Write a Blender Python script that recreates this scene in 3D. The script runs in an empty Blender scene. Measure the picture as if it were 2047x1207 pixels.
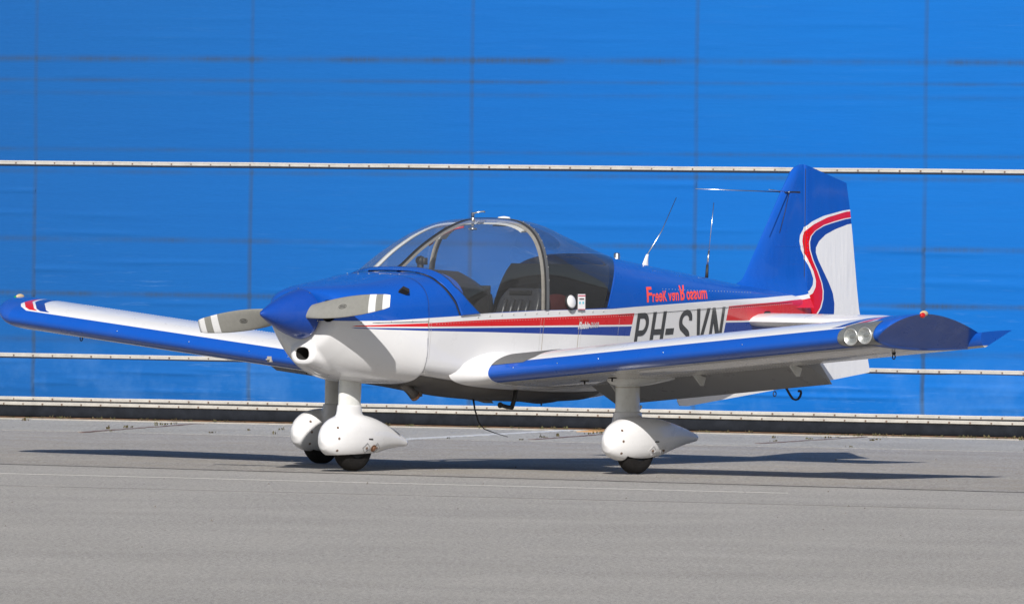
import bpy, bmesh, math, random
from mathutils import Vector, Matrix
random.seed(7)
D = bpy.data
SC = bpy.context.scene
COL = SC.collection

# ------------------------------------------------------------------ camera
CAM_POS = Vector((-51.0727, -43.8129, 1.7563))
CR = Vector((0.63102816, -0.77566973, 0.01182964))
CU = Vector((-0.00122495, 0.01425278, 0.99989767))
CF = Vector((0.77575896, 0.63097808, -0.00804375))
cam = D.cameras.new('camera'); camo = D.objects.new('camera', cam); COL.objects.link(camo)
cam.sensor_fit = 'HORIZONTAL'; cam.sensor_width = 36.0; cam.lens = 36.0 * 19205.3 / 2047.0
cam.clip_start = 0.5; cam.clip_end = 4000.0
camo.matrix_world = Matrix(((CR.x, CU.x, -CF.x, CAM_POS.x), (CR.y, CU.y, -CF.y, CAM_POS.y),
                            (CR.z, CU.z, -CF.z, CAM_POS.z), (0, 0, 0, 1)))
cam.dof.use_dof = True; cam.dof.focus_distance = 68.5; cam.dof.aperture_fstop = 22.0
SC.camera = camo

# ------------------------------------------------------------------ sky, sun, exposure
SUN_EL = math.radians(33.5); SUN_AZ = math.radians(-143.5)      # direction towards the sun, angle in the x-y plane
world = D.worlds.new('World'); SC.world = world; world.use_nodes = True
wn = world.node_tree; wn.nodes.clear()
sky = wn.nodes.new('ShaderNodeTexSky'); sky.sky_type = 'NISHITA'; sky.sun_disc = False
sky.sun_elevation = SUN_EL; sky.sun_rotation = math.pi / 2 - SUN_AZ
sky.air_density = 1.0; sky.dust_density = 1.0; sky.ozone_density = 1.2
bg = wn.nodes.new('ShaderNodeBackground'); bg.inputs['Strength'].default_value = 0.062
wo = wn.nodes.new('ShaderNodeOutputWorld')
wn.links.new(sky.outputs[0], bg.inputs[0]); wn.links.new(bg.outputs[0], wo.inputs[0])
sl = D.lights.new('sun', 'SUN'); sl.energy = 5.0; sl.angle = math.radians(0.53); sl.color = (1.0, 0.955, 0.89)
so = D.objects.new('sun', sl); COL.objects.link(so)
sdir = Vector((math.cos(SUN_EL) * math.cos(SUN_AZ), math.cos(SUN_EL) * math.sin(SUN_AZ), math.sin(SUN_EL)))
so.rotation_euler = sdir.to_track_quat('Z', 'Y').to_euler(); so.location = sdir * 60
SC.view_settings.view_transform = 'Standard'; SC.view_settings.look = 'None'
SC.view_settings.gamma = 1.0; SC.view_settings.exposure = 0.20; SC.view_settings.use_curve_mapping = False
SC.render.engine = 'CYCLES'
SC.cycles.use_denoising = True
SC.cycles.max_bounces = 12; SC.cycles.transparent_max_bounces = 16; SC.cycles.transmission_bounces = 10

# ------------------------------------------------------------------ node helpers
class NT:
    def __init__(s, name):
        s.m = D.materials.new(name); s.m.use_nodes = True; s.t = s.m.node_tree; s.t.nodes.clear()
        s.out = s.n('ShaderNodeOutputMaterial'); s.p = s.n('ShaderNodeBsdfPrincipled')
        s.l(s.p.outputs[0], s.out.inputs[0]); s._co = None
    def n(s, t): return s.t.nodes.new(t)
    def l(s, a, b): s.t.links.new(a, b)
    def set(s, **k):
        for a, v in k.items():
            key = a.replace('_', ' ')
            for i in s.p.inputs:
                if i.name.lower() == key.lower():
                    if hasattr(v, 'links'): s.l(v, i)
                    else: i.default_value = v if not (isinstance(v, tuple) and len(v) == 3) else (*v, 1)
                    break
            else: raise KeyError(a)
        return s
    def co(s):
        if s._co is None:
            s._co = s.n('ShaderNodeTexCoord').outputs['Object']
        return s._co
    def xyz(s, v=None):
        n = s.n('ShaderNodeSeparateXYZ'); s.l(v or s.co(), n.inputs[0]); return n.outputs
    def math(s, op, a, b=None, c=None, clamp=False):
        n = s.n('ShaderNodeMath'); n.operation = op; n.use_clamp = clamp
        for i, v in enumerate((a, b, c)):
            if v is None: continue
            if hasattr(v, 'links'): s.l(v, n.inputs[i])
            else: n.inputs[i].default_value = v
        return n.outputs[0]
    def maprange(s, v, a, b, c=0.0, d=1.0):
        n = s.n('ShaderNodeMapRange'); s.l(v, n.inputs[0])
        for i, q in enumerate((a, b, c, d)): n.inputs[i + 1].default_value = q
        return n.outputs[0]
    def mix(s, f, a, b, mode='MIX'):
        n = s.n('ShaderNodeMix'); n.data_type = 'RGBA'; n.blend_type = mode
        for k, v in (('Factor', f), ('A', a), ('B', b)):
            i = [q for q in n.inputs if q.name == k and q.enabled and (q.type == ('VALUE' if k == 'Factor' else 'RGBA'))][0]
            if hasattr(v, 'links'): s.l(v, i)
            else: i.default_value = v if k == 'Factor' else (*v, 1)
        return [o for o in n.outputs if o.type == 'RGBA'][0]
    def noise(s, scale, detail=3, rough=.55, vec=None, stretch=None):
        n = s.n('ShaderNodeTexNoise'); n.inputs['Scale'].default_value = scale
        n.inputs['Detail'].default_value = detail; n.inputs['Roughness'].default_value = rough
        v = vec or s.co()
        if stretch:
            mp = s.n('ShaderNodeMapping'); mp.inputs['Scale'].default_value = stretch; s.l(v, mp.inputs[0]); v = mp.outputs[0]
        s.l(v, n.inputs['Vector']); return n.outputs[0]
    def ramp(s, v, pts, interp='LINEAR'):
        n = s.n('ShaderNodeValToRGB'); r = n.color_ramp; r.interpolation = interp
        while len(r.elements) > 1: r.elements.remove(r.elements[-1])
        for i, (p, c) in enumerate(pts):
            e = r.elements[0] if i == 0 else r.elements.new(p)
            e.position = p; e.color = (*c, 1) if isinstance(c, tuple) else (c, c, c, 1)
        s.l(v, n.inputs[0]); return n.outputs[0]
    def curve(s, v, pts, r0, r1, o0, o1):
        """piecewise-linear function of v through pts"""
        vi = s.maprange(v, r0, r1)
        n = s.n('ShaderNodeFloatCurve'); cm = n.mapping; c = cm.curves[0]
        q = [((a - r0) / (r1 - r0), (b - o0) / (o1 - o0)) for a, b in pts]
        if q[0][0] > 0: q.insert(0, (0.0, q[0][1]))
        if q[-1][0] < 1: q.append((1.0, q[-1][1]))
        c.points[0].location = q[0]; c.points[1].location = q[-1]
        for t in q[1:-1]: c.points.new(*t)
        for pt in c.points: pt.handle_type = 'VECTOR'
        cm.update(); s.l(vi, n.inputs['Value'])
        return s.maprange(n.outputs[0], 0, 1, o0, o1)
    def bump(s, h, strength=.2, dist=.01):
        n = s.n('ShaderNodeBump'); n.inputs['Strength'].default_value = strength; n.inputs['Distance'].default_value = dist
        s.l(h, n.inputs['Height']); s.l(n.outputs[0], s.p.inputs['Normal'])
        return s

BLUE = (0.005, 0.074, 0.395); BLUE2 = (0.008, 0.042, 0.27); RED = (0.56, 0.006, 0.012); WHITE = (0.67, 0.67, 0.685)

def paint_finish(t, col, rough=.30, coat=.62, wave=.10, dirt=.015):
    """glossy sprayed paint, faint grime and slightly uneven skin"""
    d = t.noise(5.0, 6, .65); d = t.maprange(d, .42, .75, 0, dirt)
    d2 = t.noise(38.0, 4, .7); d2 = t.maprange(d2, .55, .8, 0, dirt * .8)
    col = t.mix(t.math('ADD', d, d2, clamp=True), col, (0.30, 0.27, 0.22))
    r = t.noise(9.0, 4, .6); r = t.maprange(r, .3, .7, rough - .06, rough + .10)
    t.set(Base_Color=col, Roughness=r, Coat_Weight=coat, Coat_Roughness=.05, Specular_IOR_Level=.18)
    w = t.noise(3.2, 2, .5); w2 = t.noise(14, 2, .5)
    h = t.math('ADD', w, t.math('MULTIPLY', w2, .02)); t.bump(h, wave, .02)
    return t.m

def plain(name, col, rough=.5, metal=0.0, coat=0.0, grain=0.0, bump=0.0, scale=30.0, spec=.5):
    t = NT(name); c = col
    if grain:
        v = t.maprange(t.noise(scale, 5, .65), .25, .75, 1 - grain, 1 + grain)
        n = t.n('ShaderNodeVectorMath'); n.operation = 'SCALE'; n.inputs[0].default_value = col; t.l(v, n.inputs['Scale'])
        c = n.outputs[0]
    t.set(Base_Color=c, Roughness=rough, Metallic=metal, Coat_Weight=coat, Specular_IOR_Level=spec)
    if bump: t.bump(t.noise(scale * 2, 4, .6), bump, .004)
    return t.m

# --- livery of the fuselage: z thresholds as functions of x
G1 = [(0.30, 1.068), (0.563, 1.067), (0.854, 1.071), (1.205, 1.09), (1.512, 1.103), (1.749, 1.121), (2.132, 1.132), (2.472, 1.144), (2.934, 1.150), (3.306, 1.155), (3.632, 1.171), (4.193, 1.193), (4.787, 1.216), (5.431, 1.234), (5.87, 1.251), (6.3, 1.262)]
G2 = [(0.30, 1.025), (0.555, 1.025), (0.575, 1.034), (0.855, 1.044), (1.216, 1.054), (1.587, 1.069), (1.862, 1.078), (2.49, 1.094), (3.28, 1.114), (3.606, 1.124), (4.944, 1.174), (5.199, 1.186), (5.712, 1.206), (5.917, 1.217), (6.3, 1.232)]
G3 = [(0.30, 1.025), (0.555, 1.025), (0.563, 1.028), (1.237, 1.029), (1.863, 1.032), (2.918, 1.038), (3.534, 1.041), (4.925, 1.067), (5.201, 1.068), (5.943, 1.075), (6.3, 1.08)]
G4 = [(0.30, 1.018), (0.565, 1.018), (0.577, 1.020), (1.238, 1.017), (1.863, 1.021), (3.535, 1.028), (4.918, 1.053), (5.202, 1.055), (5.944, 1.064), (6.3, 1.068)]
G5 = [(0.30, 1.018), (0.565, 1.018), (0.576, 1.015), (0.855, 1.007), (1.206, 0.999), (1.863, 0.990), (2.51, 0.978), (3.536, 0.959), (4.912, 0.95), (6.3, 0.94)]
F1 = [(1.0, 5.9), (1.240, 5.9), (1.248, 6.065), (1.264, 6.205), (1.292, 6.281), (1.331, 6.319), (1.377, 6.326), (1.44, 6.291), (1.517, 6.226), (1.595, 6.168), (1.657, 6.149), (1.703, 6.158), (1.758, 6.208), (1.806, 6.31), (1.849, 6.463), (1.897, 6.764), (1.915, 7.2)]
F2 = [(1.0, 5.9), (1.210, 5.9), (1.221, 6.111), (1.24, 6.244), (1.268, 6.32), (1.315, 6.358), (1.362, 6.362), (1.432, 6.33), (1.51, 6.264), (1.587, 6.206), (1.657, 6.187), (1.704, 6.196), (1.743, 6.239), (1.786, 6.336), (1.838, 6.515), (1.884, 6.772), (1.90, 7.2)]
F3 = [(1.0, 5.9), (1.05, 5.95), (1.08, 6.2), (1.113, 6.37), (1.16, 6.42), (1.222, 6.45), (1.284, 6.454), (1.347, 6.434), (1.432, 6.381), (1.518, 6.315), (1.595, 6.275), (1.65, 6.269), (1.696, 6.291), (1.736, 6.35), (1.78, 6.464), (1.811, 6.618), (1.837, 6.781), (1.86, 7.2)]
F4 = [(1.0, 5.9), (1.04, 5.95), (1.075, 6.2), (1.113, 6.39), (1.16, 6.438), (1.222, 6.463), (1.284, 6.467), (1.347, 6.447), (1.432, 6.394), (1.518, 6.328), (1.595, 6.288), (1.65, 6.282), (1.697, 6.304), (1.736, 6.362), (1.776, 6.477), (1.805, 6.632), (1.831, 6.786), (1.85, 7.2)]
F5 = [(1.0, 5.95), (1.05, 6.45), (1.113, 6.609), (1.191, 6.613), (1.269, 6.591), (1.347, 6.537), (1.44, 6.458), (1.518, 6.392), (1.572, 6.361), (1.611, 6.362), (1.658, 6.403), (1.709, 6.492), (1.749, 6.62), (1.789, 6.795), (1.82, 7.2)]

def mat_livery():
    t = NT('livery paint'); x, y, z = t.xyz()[:3]
    col = None; prev = BLUE
    for g, c in ((G1, WHITE), (G2, RED), (G3, WHITE), (G4, BLUE2), (G5, WHITE)):
        th = t.curve(x, g, 0.0, 7.2, 0.8, 1.4)
        f = t.math('LESS_THAN', z, th)
        col = t.mix(f, prev if col is None else col, c)
    xl = t.math('MULTIPLY_ADD', t.math('SUBTRACT', z, .959), .164, 3.583)
    xr = t.math('MULTIPLY_ADD', t.math('SUBTRACT', z, .956), .147, 4.912)
    blk = t.math('MULTIPLY', t.math('GREATER_THAN', x, xl), t.math('LESS_THAN', x, xr))
    blk = t.math('MULTIPLY', blk, t.math('LESS_THAN', z, t.curve(x, G1, 0.0, 7.2, 0.8, 1.4)))
    col = t.mix(blk, col, WHITE)
    return paint_finish(t, col)

def mat_tail():
    t = NT('tail livery paint'); x, y, z = t.xyz()[:3]
    col = None
    for f, c in ((F1, WHITE), (F2, RED), (F3, WHITE), (F4, BLUE2), (F5, WHITE)):
        th = t.curve(z, f, 0.4, 2.3, 5.8, 7.3)
        k = t.math('GREATER_THAN', x, th)
        col = t.mix(k, BLUE if col is None else col, c)
    m = paint_finish(t, col, rough=.20, wave=.0)
    t.bump(t.noise(1.0, 3, .55, stretch=(6, 6, 1.3)), .30, .03)
    return m

LEX_ = 1.765
def mat_wing():
    """white wing with blue nose band; curved red, white and blue tip flashes on top"""
    t = NT('wing livery paint'); x, y, z = t.xyz()[:3]
    ay = t.math('ABSOLUTE', y)
    zl = t.math('MULTIPLY_ADD', ay, .0965, .64)                 # leading edge height
    dz = t.math('SUBTRACT', z, zl)
    lim = t.math('ADD', 1.768, t.math('MULTIPLY', t.math('GREATER_THAN', dz, 0.0), .052))
    lim = t.math('ADD', lim, t.math('MULTIPLY', t.math('LESS_THAN', dz, 0.0), .105))
    # tip curve: everything outboard of this line is blue
    yb = t.curve(x, [(1.70, 3.60), (1.80, 3.80), (1.86, 3.93), (1.98, 4.04), (2.2, 4.08), (2.80, 4.06), (2.88, 3.99), (3.4, 3.99)], 1.6, 3.5, 3.0, 4.5)
    tip = t.math('GREATER_THAN', ay, yb)
    blue_le = t.math('LESS_THAN', x, lim)
    up = t.math('GREATER_THAN', dz, -.02)
    s = t.math('SUBTRACT', yb, ay)                                # distance inboard of the tip line
    s = t.math('ADD', s, t.math('MULTIPLY', t.math('SUBTRACT', x, 1.86), .12))
    red = t.math('MULTIPLY', t.math('GREATER_THAN', s, .045), t.math('LESS_THAN', s, .13))
    bl2 = t.math('MULTIPLY', t.math('GREATER_THAN', s, .155), t.math('LESS_THAN', s, .25))
    aft = t.math('GREATER_THAN', x, 1.835)
    col = t.mix(t.math('MULTIPLY', t.math('MULTIPLY', red, up), aft), WHITE, RED)
    col = t.mix(t.math('MULTIPLY', t.math('MULTIPLY', bl2, up), aft), col, BLUE2)
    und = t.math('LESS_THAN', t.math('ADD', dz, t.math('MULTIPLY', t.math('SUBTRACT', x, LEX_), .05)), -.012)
    col = t.mix(und, col, (0.46, 0.445, 0.42))      # down-facing skin mixed to light grey
    col = t.mix(blue_le, col, BLUE)
    col = t.mix(t.math('MULTIPLY', tip, t.math('GREATER_THAN', dz, -.085)), col, BLUE)
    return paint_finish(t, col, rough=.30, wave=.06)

def mat_white(name='white paint', dirt=.12, c=WHITE):
    return paint_finish(NT(name), NTrgb(c), rough=.30, coat=.4, dirt=dirt) if False else _white(name, dirt, c)
def _white(name, dirt, c):
    t = NT(name)
    n = t.n('ShaderNodeRGB'); n.outputs[0].default_value = (*c, 1)
    return paint_finish(t, n.outputs[0], rough=.30, coat=.5, wave=.06, dirt=dirt)

M = {}
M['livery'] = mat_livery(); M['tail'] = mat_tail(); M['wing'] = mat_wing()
M['white'] = _white('white paint', .10, WHITE)
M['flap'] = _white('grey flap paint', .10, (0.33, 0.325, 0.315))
M['dirty_white'] = _white('oily white paint', .45, (0.62, 0.60, 0.57))
M['blue'] = _white('blue paint', .06, BLUE)
M['spinner'] = _white('deep blue spinner paint', .02, (0.006, 0.052, 0.31))
M['grey_prop'] = plain('grey propeller paint', (0.225, 0.222, 0.205), .42, grain=.08)
M['black'] = plain('black matt', (0.016, 0.016, 0.017), .6, grain=.2)
M['lampmetal'] = plain('lamp silver', (0.72, 0.72, 0.70), .36, .85)
M['hole'] = plain('dark inside', (0.010, 0.009, 0.009), .9)
M['rubber'] = plain('tyre rubber', (0.014, 0.013, 0.013), .8, grain=.35, bump=.2, scale=60, spec=.15)
M['alu'] = plain('bare metal', (0.62, 0.62, 0.62), .28, 1.0)
M['grey_frame'] = plain('grey canopy frame', (0.10, 0.103, 0.107), .45, grain=.1)
M['beige'] = plain('beige seal strip', (0.36, 0.33, 0.29), .6, grain=.15)
M['head'] = plain('white lining', (0.74, 0.74, 0.72), .6)
M['leather'] = plain('dark seat leather', (0.035, 0.036, 0.040), .38, grain=.2, bump=.25, scale=40)
M['panel'] = plain('black glareshield', (0.020, 0.020, 0.022), .55, grain=.2)
M['maroon'] = plain('maroon trim', (0.075, 0.016, 0.014), .75, grain=.2)
M['tub'] = plain('cabin lining', (0.03, 0.03, 0.032), .8)
M['cloth'] = plain('black cabin cloth', (0.013, 0.013, 0.014), .9, grain=.3, spec=.1)
M['tan'] = plain('tan carpet', (0.30, 0.20, 0.13), .9, grain=.2)
M['letter'] = plain('black lettering', (0.030, 0.033, 0.036), .25, coat=.4, grain=.1)
M['orange'] = plain('orange red lettering', (0.90, 0.085, 0.045), .4)
M['chrome_text'] = plain('grey lettering', (0.45, 0.45, 0.46), .3)
M['lens_red'] = plain('red lens', (0.45, 0.005, 0.005), .12, coat=1.0)
M['lens_amber'] = plain('beige lamp base', (0.50, 0.38, 0.22), .5)
M['seam'] = plain('sealant line', (0.30, 0.25, 0.18), .7, grain=.3)
M['gap'] = plain('panel gap', (0.03, 0.03, 0.032), .8)
M['rivet'] = plain('rivet heads', (0.50, 0.49, 0.47), .4, .4)
M['screw'] = plain('rusty screw', (0.15, 0.10, 0.075), .7, grain=.3)
M['steel'] = plain('oily steel', (0.13, 0.12, 0.115), .42, .5, grain=.2)
M['copper'] = plain('scorched pipe', (0.30, 0.16, 0.10), .5, .5, grain=.3)
M['walkway'] = plain('grey non slip coating', (0.11, 0.112, 0.115), .85, grain=.25, bump=.5, scale=120)
M['redstrap'] = plain('red handle', (0.55, 0.02, 0.04), .4)
M['strut'] = _white('grey white strut paint', .35, (0.66, 0.67, 0.66))
M['plate'] = plain('grey plate', (0.17, 0.17, 0.18), .5, grain=.2)

def mat_glass(name, tint, rough=.0, dust=.03):
    """thin clear sheet: straight-through tint plus a mirror film that grows towards grazing angles"""
    m = D.materials.new(name); m.use_nodes = True; t = m.node_tree; t.nodes.clear()
    o = t.nodes.new('ShaderNodeOutputMaterial'); a = t.nodes.new('ShaderNodeBsdfTransparent'); g = t.nodes.new('ShaderNodeBsdfGlossy')
    a.inputs[0].default_value = (*tint, 1); g.inputs['Roughness'].default_value = rough + .02
    lw = t.nodes.new('ShaderNodeLayerWeight'); lw.inputs['Blend'].default_value = .5
    p = t.nodes.new('ShaderNodeMath'); p.operation = 'POWER'; p.inputs[1].default_value = 4.0; t.links.new(lw.outputs['Facing'], p.inputs[0])
    q = t.nodes.new('ShaderNodeMath'); q.operation = 'MULTIPLY_ADD'; q.inputs[1].default_value = .85; q.inputs[2].default_value = .09; t.links.new(p.outputs[0], q.inputs[0])
    mx = t.nodes.new('ShaderNodeMixShader')
    t.links.new(q.outputs[0], mx.inputs[0]); t.links.new(a.outputs[0], mx.inputs[1]); t.links.new(g.outputs[0], mx.inputs[2])
    df = t.nodes.new('ShaderNodeBsdfDiffuse'); df.inputs[0].default_value = (.8, .8, .8, 1)      # film of dust on the sheet
    m2 = t.nodes.new('ShaderNodeMixShader'); m2.inputs[0].default_value = dust
    t.links.new(mx.outputs[0], m2.inputs[1]); t.links.new(df.outputs[0], m2.inputs[2])
    t.links.new(m2.outputs[0], o.inputs[0]); return m
M['glass'] = mat_glass('tinted canopy perspex', (0.90, 0.91, 0.92))
M['glass_rear'] = mat_glass('dark tinted rear perspex', (0.80, 0.82, 0.85), dust=.018)
M['clear'] = mat_glass('clear lamp cover', (0.88, 0.89, 0.89))

# ------------------------------------------------------------------ geometry helpers
def mesh_obj(name, verts, faces, mat, parent=None, smooth=True, weld=0.0, mats=None, fm=None, recalc=True, auto=None):
    me = D.meshes.new(name); bm = bmesh.new()
    vs = [bm.verts.new(v) for v in verts]
    for i, f in enumerate(faces):
        try: fc = bm.faces.new([vs[k] for k in f])
        except ValueError: continue
        if fm: fc.material_index = fm[i]
    if weld: bmesh.ops.remove_doubles(bm, verts=bm.verts, dist=weld)
    if recalc: bmesh.ops.recalc_face_normals(bm, faces=bm.faces)
    for f in bm.faces: f.smooth = smooth
    if smooth and auto is not None:
        for e in bm.edges:
            if len(e.link_faces) == 2 and e.calc_face_angle(0) > math.radians(auto): e.smooth = False
    bm.to_mesh(me); bm.free()
    for m in (mats or [mat]): me.materials.append(M[m] if isinstance(m, str) else m)
    o = D.objects.new(name, me); COL.objects.link(o)
    if parent is not None: setparent(o, parent)
    return o

def setparent(o, parent):
    o.parent = parent
    if parent.type == 'EMPTY':
        o.matrix_parent_inverse = Matrix.Translation(-parent.location)

class MB:
    """collects simple shapes into one mesh"""
    def __init__(s): s.v = []; s.f = []; s.m = []; s.mi = 0
    def add(s, v, f):
        b = len(s.v); s.v += [tuple(q) for q in v]; s.f += [tuple(b + i for i in q) for q in f]; s.m += [s.mi] * len(f); return s
    def box(s, lo, hi):
        x0, y0, z0 = lo; x1, y1, z1 = hi
        v = [(x0, y0, z0), (x1, y0, z0), (x1, y1, z0), (x0, y1, z0), (x0, y0, z1), (x1, y0, z1), (x1, y1, z1), (x0, y1, z1)]
        return s.add(v, [(0, 3, 2, 1), (4, 5, 6, 7), (0, 1, 5, 4), (1, 2, 6, 5), (2, 3, 7, 6), (3, 0, 4, 7)])
    def grid(s, rows, closed=False, caps=False):
        n = len(rows[0]); v = [p for r in rows for p in r]; f = []
        for i in range(len(rows) - 1):
            for j in range(n if closed else n - 1):
                k = (j + 1) % n; f.append((i * n + j, i * n + k, (i + 1) * n + k, (i + 1) * n + j))
        if caps: f.append(tuple(range(n))[::-1]); f.append(tuple((len(rows) - 1) * n + j for j in range(n)))
        return s.add(v, f)
    def tube(s, pts, r, n=10, caps=True):
        pts = [Vector(p) for p in pts]; rows = []
        if not hasattr(r, '__len__'): r = [r] * len(pts)
        up = None
        for i, p in enumerate(pts):
            d = (pts[min(i + 1, len(pts) - 1)] - pts[max(i - 1, 0)]).normalized()
            if up is None:
                up = Vector((0, 0, 1)) if abs(d.z) < .9 else Vector((1, 0, 0))
            a = d.cross(up).normalized(); b = a.cross(d).normalized(); up = b
            rows.append([p + (a * math.cos(2 * math.pi * k / n) + b * math.sin(2 * math.pi * k / n)) * r[i] for k in range(n)])
        return s.grid(rows, True, caps)
    def disc(s, c, nrm, r, h=.004, n=10, dome=False):
        c = Vector(c); d = Vector(nrm).normalized(); u = d.orthogonal().normalized(); w = d.cross(u)
        ring = lambda rr, hh: [c + d * hh + (u * math.cos(2 * math.pi * k / n) + w * math.sin(2 * math.pi * k / n)) * rr for k in range(n)]
        rows = [ring(r, 0), ring(r * (.75 if dome else 1), h * (.8 if dome else 1)), ring(r * .05 if dome else r * .98, h)]
        return s.grid(rows, True, True)
    def lathe(s, prof, c, axis='x', n=32, caps=False):
        rows = []
        for a, r in prof:
            row = []
            for k in range(n):
                t = 2 * math.pi * k / n; q = (r * math.cos(t), r * math.sin(t))
                row.append({'x': (c[0] + a, c[1] + q[0], c[2] + q[1]), 'y': (c[0] + q[0], c[1] + a, c[2] + q[1]), 'z': (c[0] + q[0], c[1] + q[1], c[2] + a)}[axis])
            rows.append(row)
        return s.grid(rows, True, caps)
    def build(s, name, mat, parent=None, **k):
        mats = k.pop('mats', None)
        return mesh_obj(name, s.v, s.f, mat, parent, mats=mats, fm=s.m if mats else None, **k)

def bevel(o, w=.003, seg=2):
    m = o.modifiers.new('b', 'BEVEL'); m.width = w; m.segments = seg; m.limit_method = 'ANGLE'; m.angle_limit = math.radians(40); return o
def solid(o, th, off=-1):
    m = o.modifiers.new('s', 'SOLIDIFY'); m.thickness = th; m.offset = off; return o

def lerp(pts, x):
    if x <= pts[0][0]: return pts[0][1]
    for (a, b), (c, d) in zip(pts, pts[1:]):
        if x <= c: return b + (d - b) * (x - a) / (c - a)
    return pts[-1][1]
def spl(pts, x):
    """smooth monotone-ish interpolation (cubic Hermite through pts)"""
    n = len(pts)
    if x <= pts[0][0]: return pts[0][1]
    if x >= pts[-1][0]: return pts[-1][1]
    for i in range(n - 1):
        if x <= pts[i + 1][0]: break
    def sl(k):
        if k == 0: return (pts[1][1] - pts[0][1]) / (pts[1][0] - pts[0][0])
        if k == n - 1: return (pts[-1][1] - pts[-2][1]) / (pts[-1][0] - pts[-2][0])
        return (pts[k + 1][1] - pts[k - 1][1]) / (pts[k + 1][0] - pts[k - 1][0])
    x0, y0 = pts[i]; x1, y1 = pts[i + 1]; h = x1 - x0; t = (x - x0) / h
    return (2 * t**3 - 3 * t**2 + 1) * y0 + (t**3 - 2 * t**2 + t) * h * sl(i) + (-2 * t**3 + 3 * t**2) * y1 + (t**3 - t**2) * h * sl(i + 1)
def spow(a, p): return math.copysign(abs(a) ** p, a)
def lin(a, b, n): return [a + (b - a) * i / (n - 1) for i in range(n)]

def tag(o, label, cat, group=None, kind=None):
    o['label'] = label; o['category'] = cat
    if group: o['group'] = group
    if kind: o['kind'] = kind
    return o

# ================================================================== SETTING
def mat_asphalt(name, base, tone, warm, joint_dir):
    t = NT(name); v = t.co()
    a = t.noise(62.0, 6, .8); b = t.noise(22.0, 5, .6); c = t.noise(.8, 4, .6)
    # wide bands laid by the paver, running along the joints
    mp = t.n('ShaderNodeMapping'); mp.inputs['Rotation'].default_value = (0, 0, joint_dir); t.l(v, mp.inputs[0])
    s = t.noise(1.0, 4, .55, vec=mp.outputs[0], stretch=(.035, .85, 1))
    k = t.math('ADD', t.maprange(a, .30, .70, -.85, .85), t.maprange(b, .3, .7, -.07, .07))
    k = t.math('ADD', k, t.maprange(c, .3, .7, -.08, .08)); k = t.math('ADD', k, t.maprange(s, .35, .65, -.05, .05))
    k = t.math('ADD', k, t.maprange(t.noise(30.0, 3, .7), .3, .7, -.38, .38)); k = t.math('ADD', k, 1.0)
    n = t.n('ShaderNodeVectorMath'); n.operation = 'SCALE'; n.inputs[0].default_value = base; t.l(t.math('MAXIMUM', k, .18), n.inputs['Scale'])
    col = t.mix(t.maprange(t.noise(1.7, 5, .6), .45, .72, 0, warm), n.outputs[0], tone)
    col = t.mix(t.math('GREATER_THAN', t.noise(48, 2, .5), .66), col, (0.52, 0.51, 0.49))
    t.set(Base_Color=col, Roughness=.9, Specular_IOR_Level=.25)
    t.bump(t.math('ADD', a, t.math('MULTIPLY', b, .6)), .9, .012)
    return t.m
M['asphalt'] = mat_asphalt('weathered grey asphalt', (0.335, 0.316, 0.294), (0.312, 0.280, 0.238), .75, math.radians(82))
M['asphalt2'] = mat_asphalt('paler grey asphalt', (0.375, 0.357, 0.336), (0.348, 0.328, 0.300), .4, math.radians(82))
M['concrete'] = mat_asphalt('pale concrete', (0.37, 0.355, 0.325), (0.31, 0.285, 0.24), .5, math.radians(106))

def sheet(name, pts, z, mat, kind='structure'):
    o = mesh_obj(name, [(x, y, z) for x, y in pts], [tuple(range(len(pts)))], mat, smooth=False)
    if o.data.polygons[0].normal.z < 0: o.data.flip_normals()
    if kind: o['kind'] = kind
    return o
WA = Vector((11.972, 13.285)); WD = Vector((0.27036, -0.96276)); WN = Vector((-0.96276, -0.27036))   # foot of the hangar door
def wp(u, d, z): p = WA + WD * u + WN * d; return (p.x, p.y, z)
def wp2(u, d): p = WA + WD * u + WN * d; return (p.x, p.y)

sheet('ground', [(-900, -900), (900, -900), (900, 900), (-900, 900)], -.004, 'asphalt')
# the paler lane in the foreground begins at a long joint under the aircraft
JA, JB = Vector((0.009, 2.446)), Vector((1.146, -5.791)); jd = (JB - JA).normalized(); jn = Vector((jd.y, -jd.x))
if jn.x > 0: jn = -jn
def jp(u, d): p = JA + jd * u + jn * d; return (p.x, p.y)
sheet('asphalt_lane', [jp(-60, .0), jp(70, .0), jp(70, 60), jp(-60, 60)], 0.0, 'asphalt2')
def ribbon(name, pts, w, z, mat, kind='structure', jit=0.0, parent=None, h=.002):
    b = MB(); P = []
    for (a, c) in zip(pts, pts[1:]):
        a = Vector(a); c = Vector(c); n = max(2, int((c - a).length / .12)) if jit else 2
        for i in range(n): P.append(a + (c - a) * (i / (n - 1 if c == Vector(pts[-1]) else n)))
    d = (P[-1] - P[0]).normalized(); nn = Vector((-d.y, d.x)); rows = []
    for q in P:
        j1 = random.uniform(-jit, jit); j2 = random.uniform(-jit, jit)
        l = q + nn * (w / 2 + j1); r = q - nn * (w / 2 + j2); rows.append([(l.x, l.y, z), (r.x, r.y, z), (r.x, r.y, -.006), (l.x, l.y, -.006)])
    b.grid(rows, True, True); o = b.build(name, mat, parent, smooth=False)
    if kind: o['kind'] = kind
    return o
M['joint'] = plain('tar joint', (0.055, 0.052, 0.05), .9, grain=.4, scale=50)
M['joint_faint'] = plain('worn tar joint', (0.175, 0.165, 0.158), .9, grain=.3, scale=50)
def mat_worn(name, col, under, amt):
    t = NT(name); n = t.noise(26, 6, .8); f = t.maprange(n, amt - .1, amt + .1)
    t.set(Base_Color=t.mix(f, col, under), Roughness=.85); return t.m
M['line'] = mat_worn('worn white road paint', (0.62, 0.62, 0.60), (0.26, 0.255, 0.25), .53)
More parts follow.
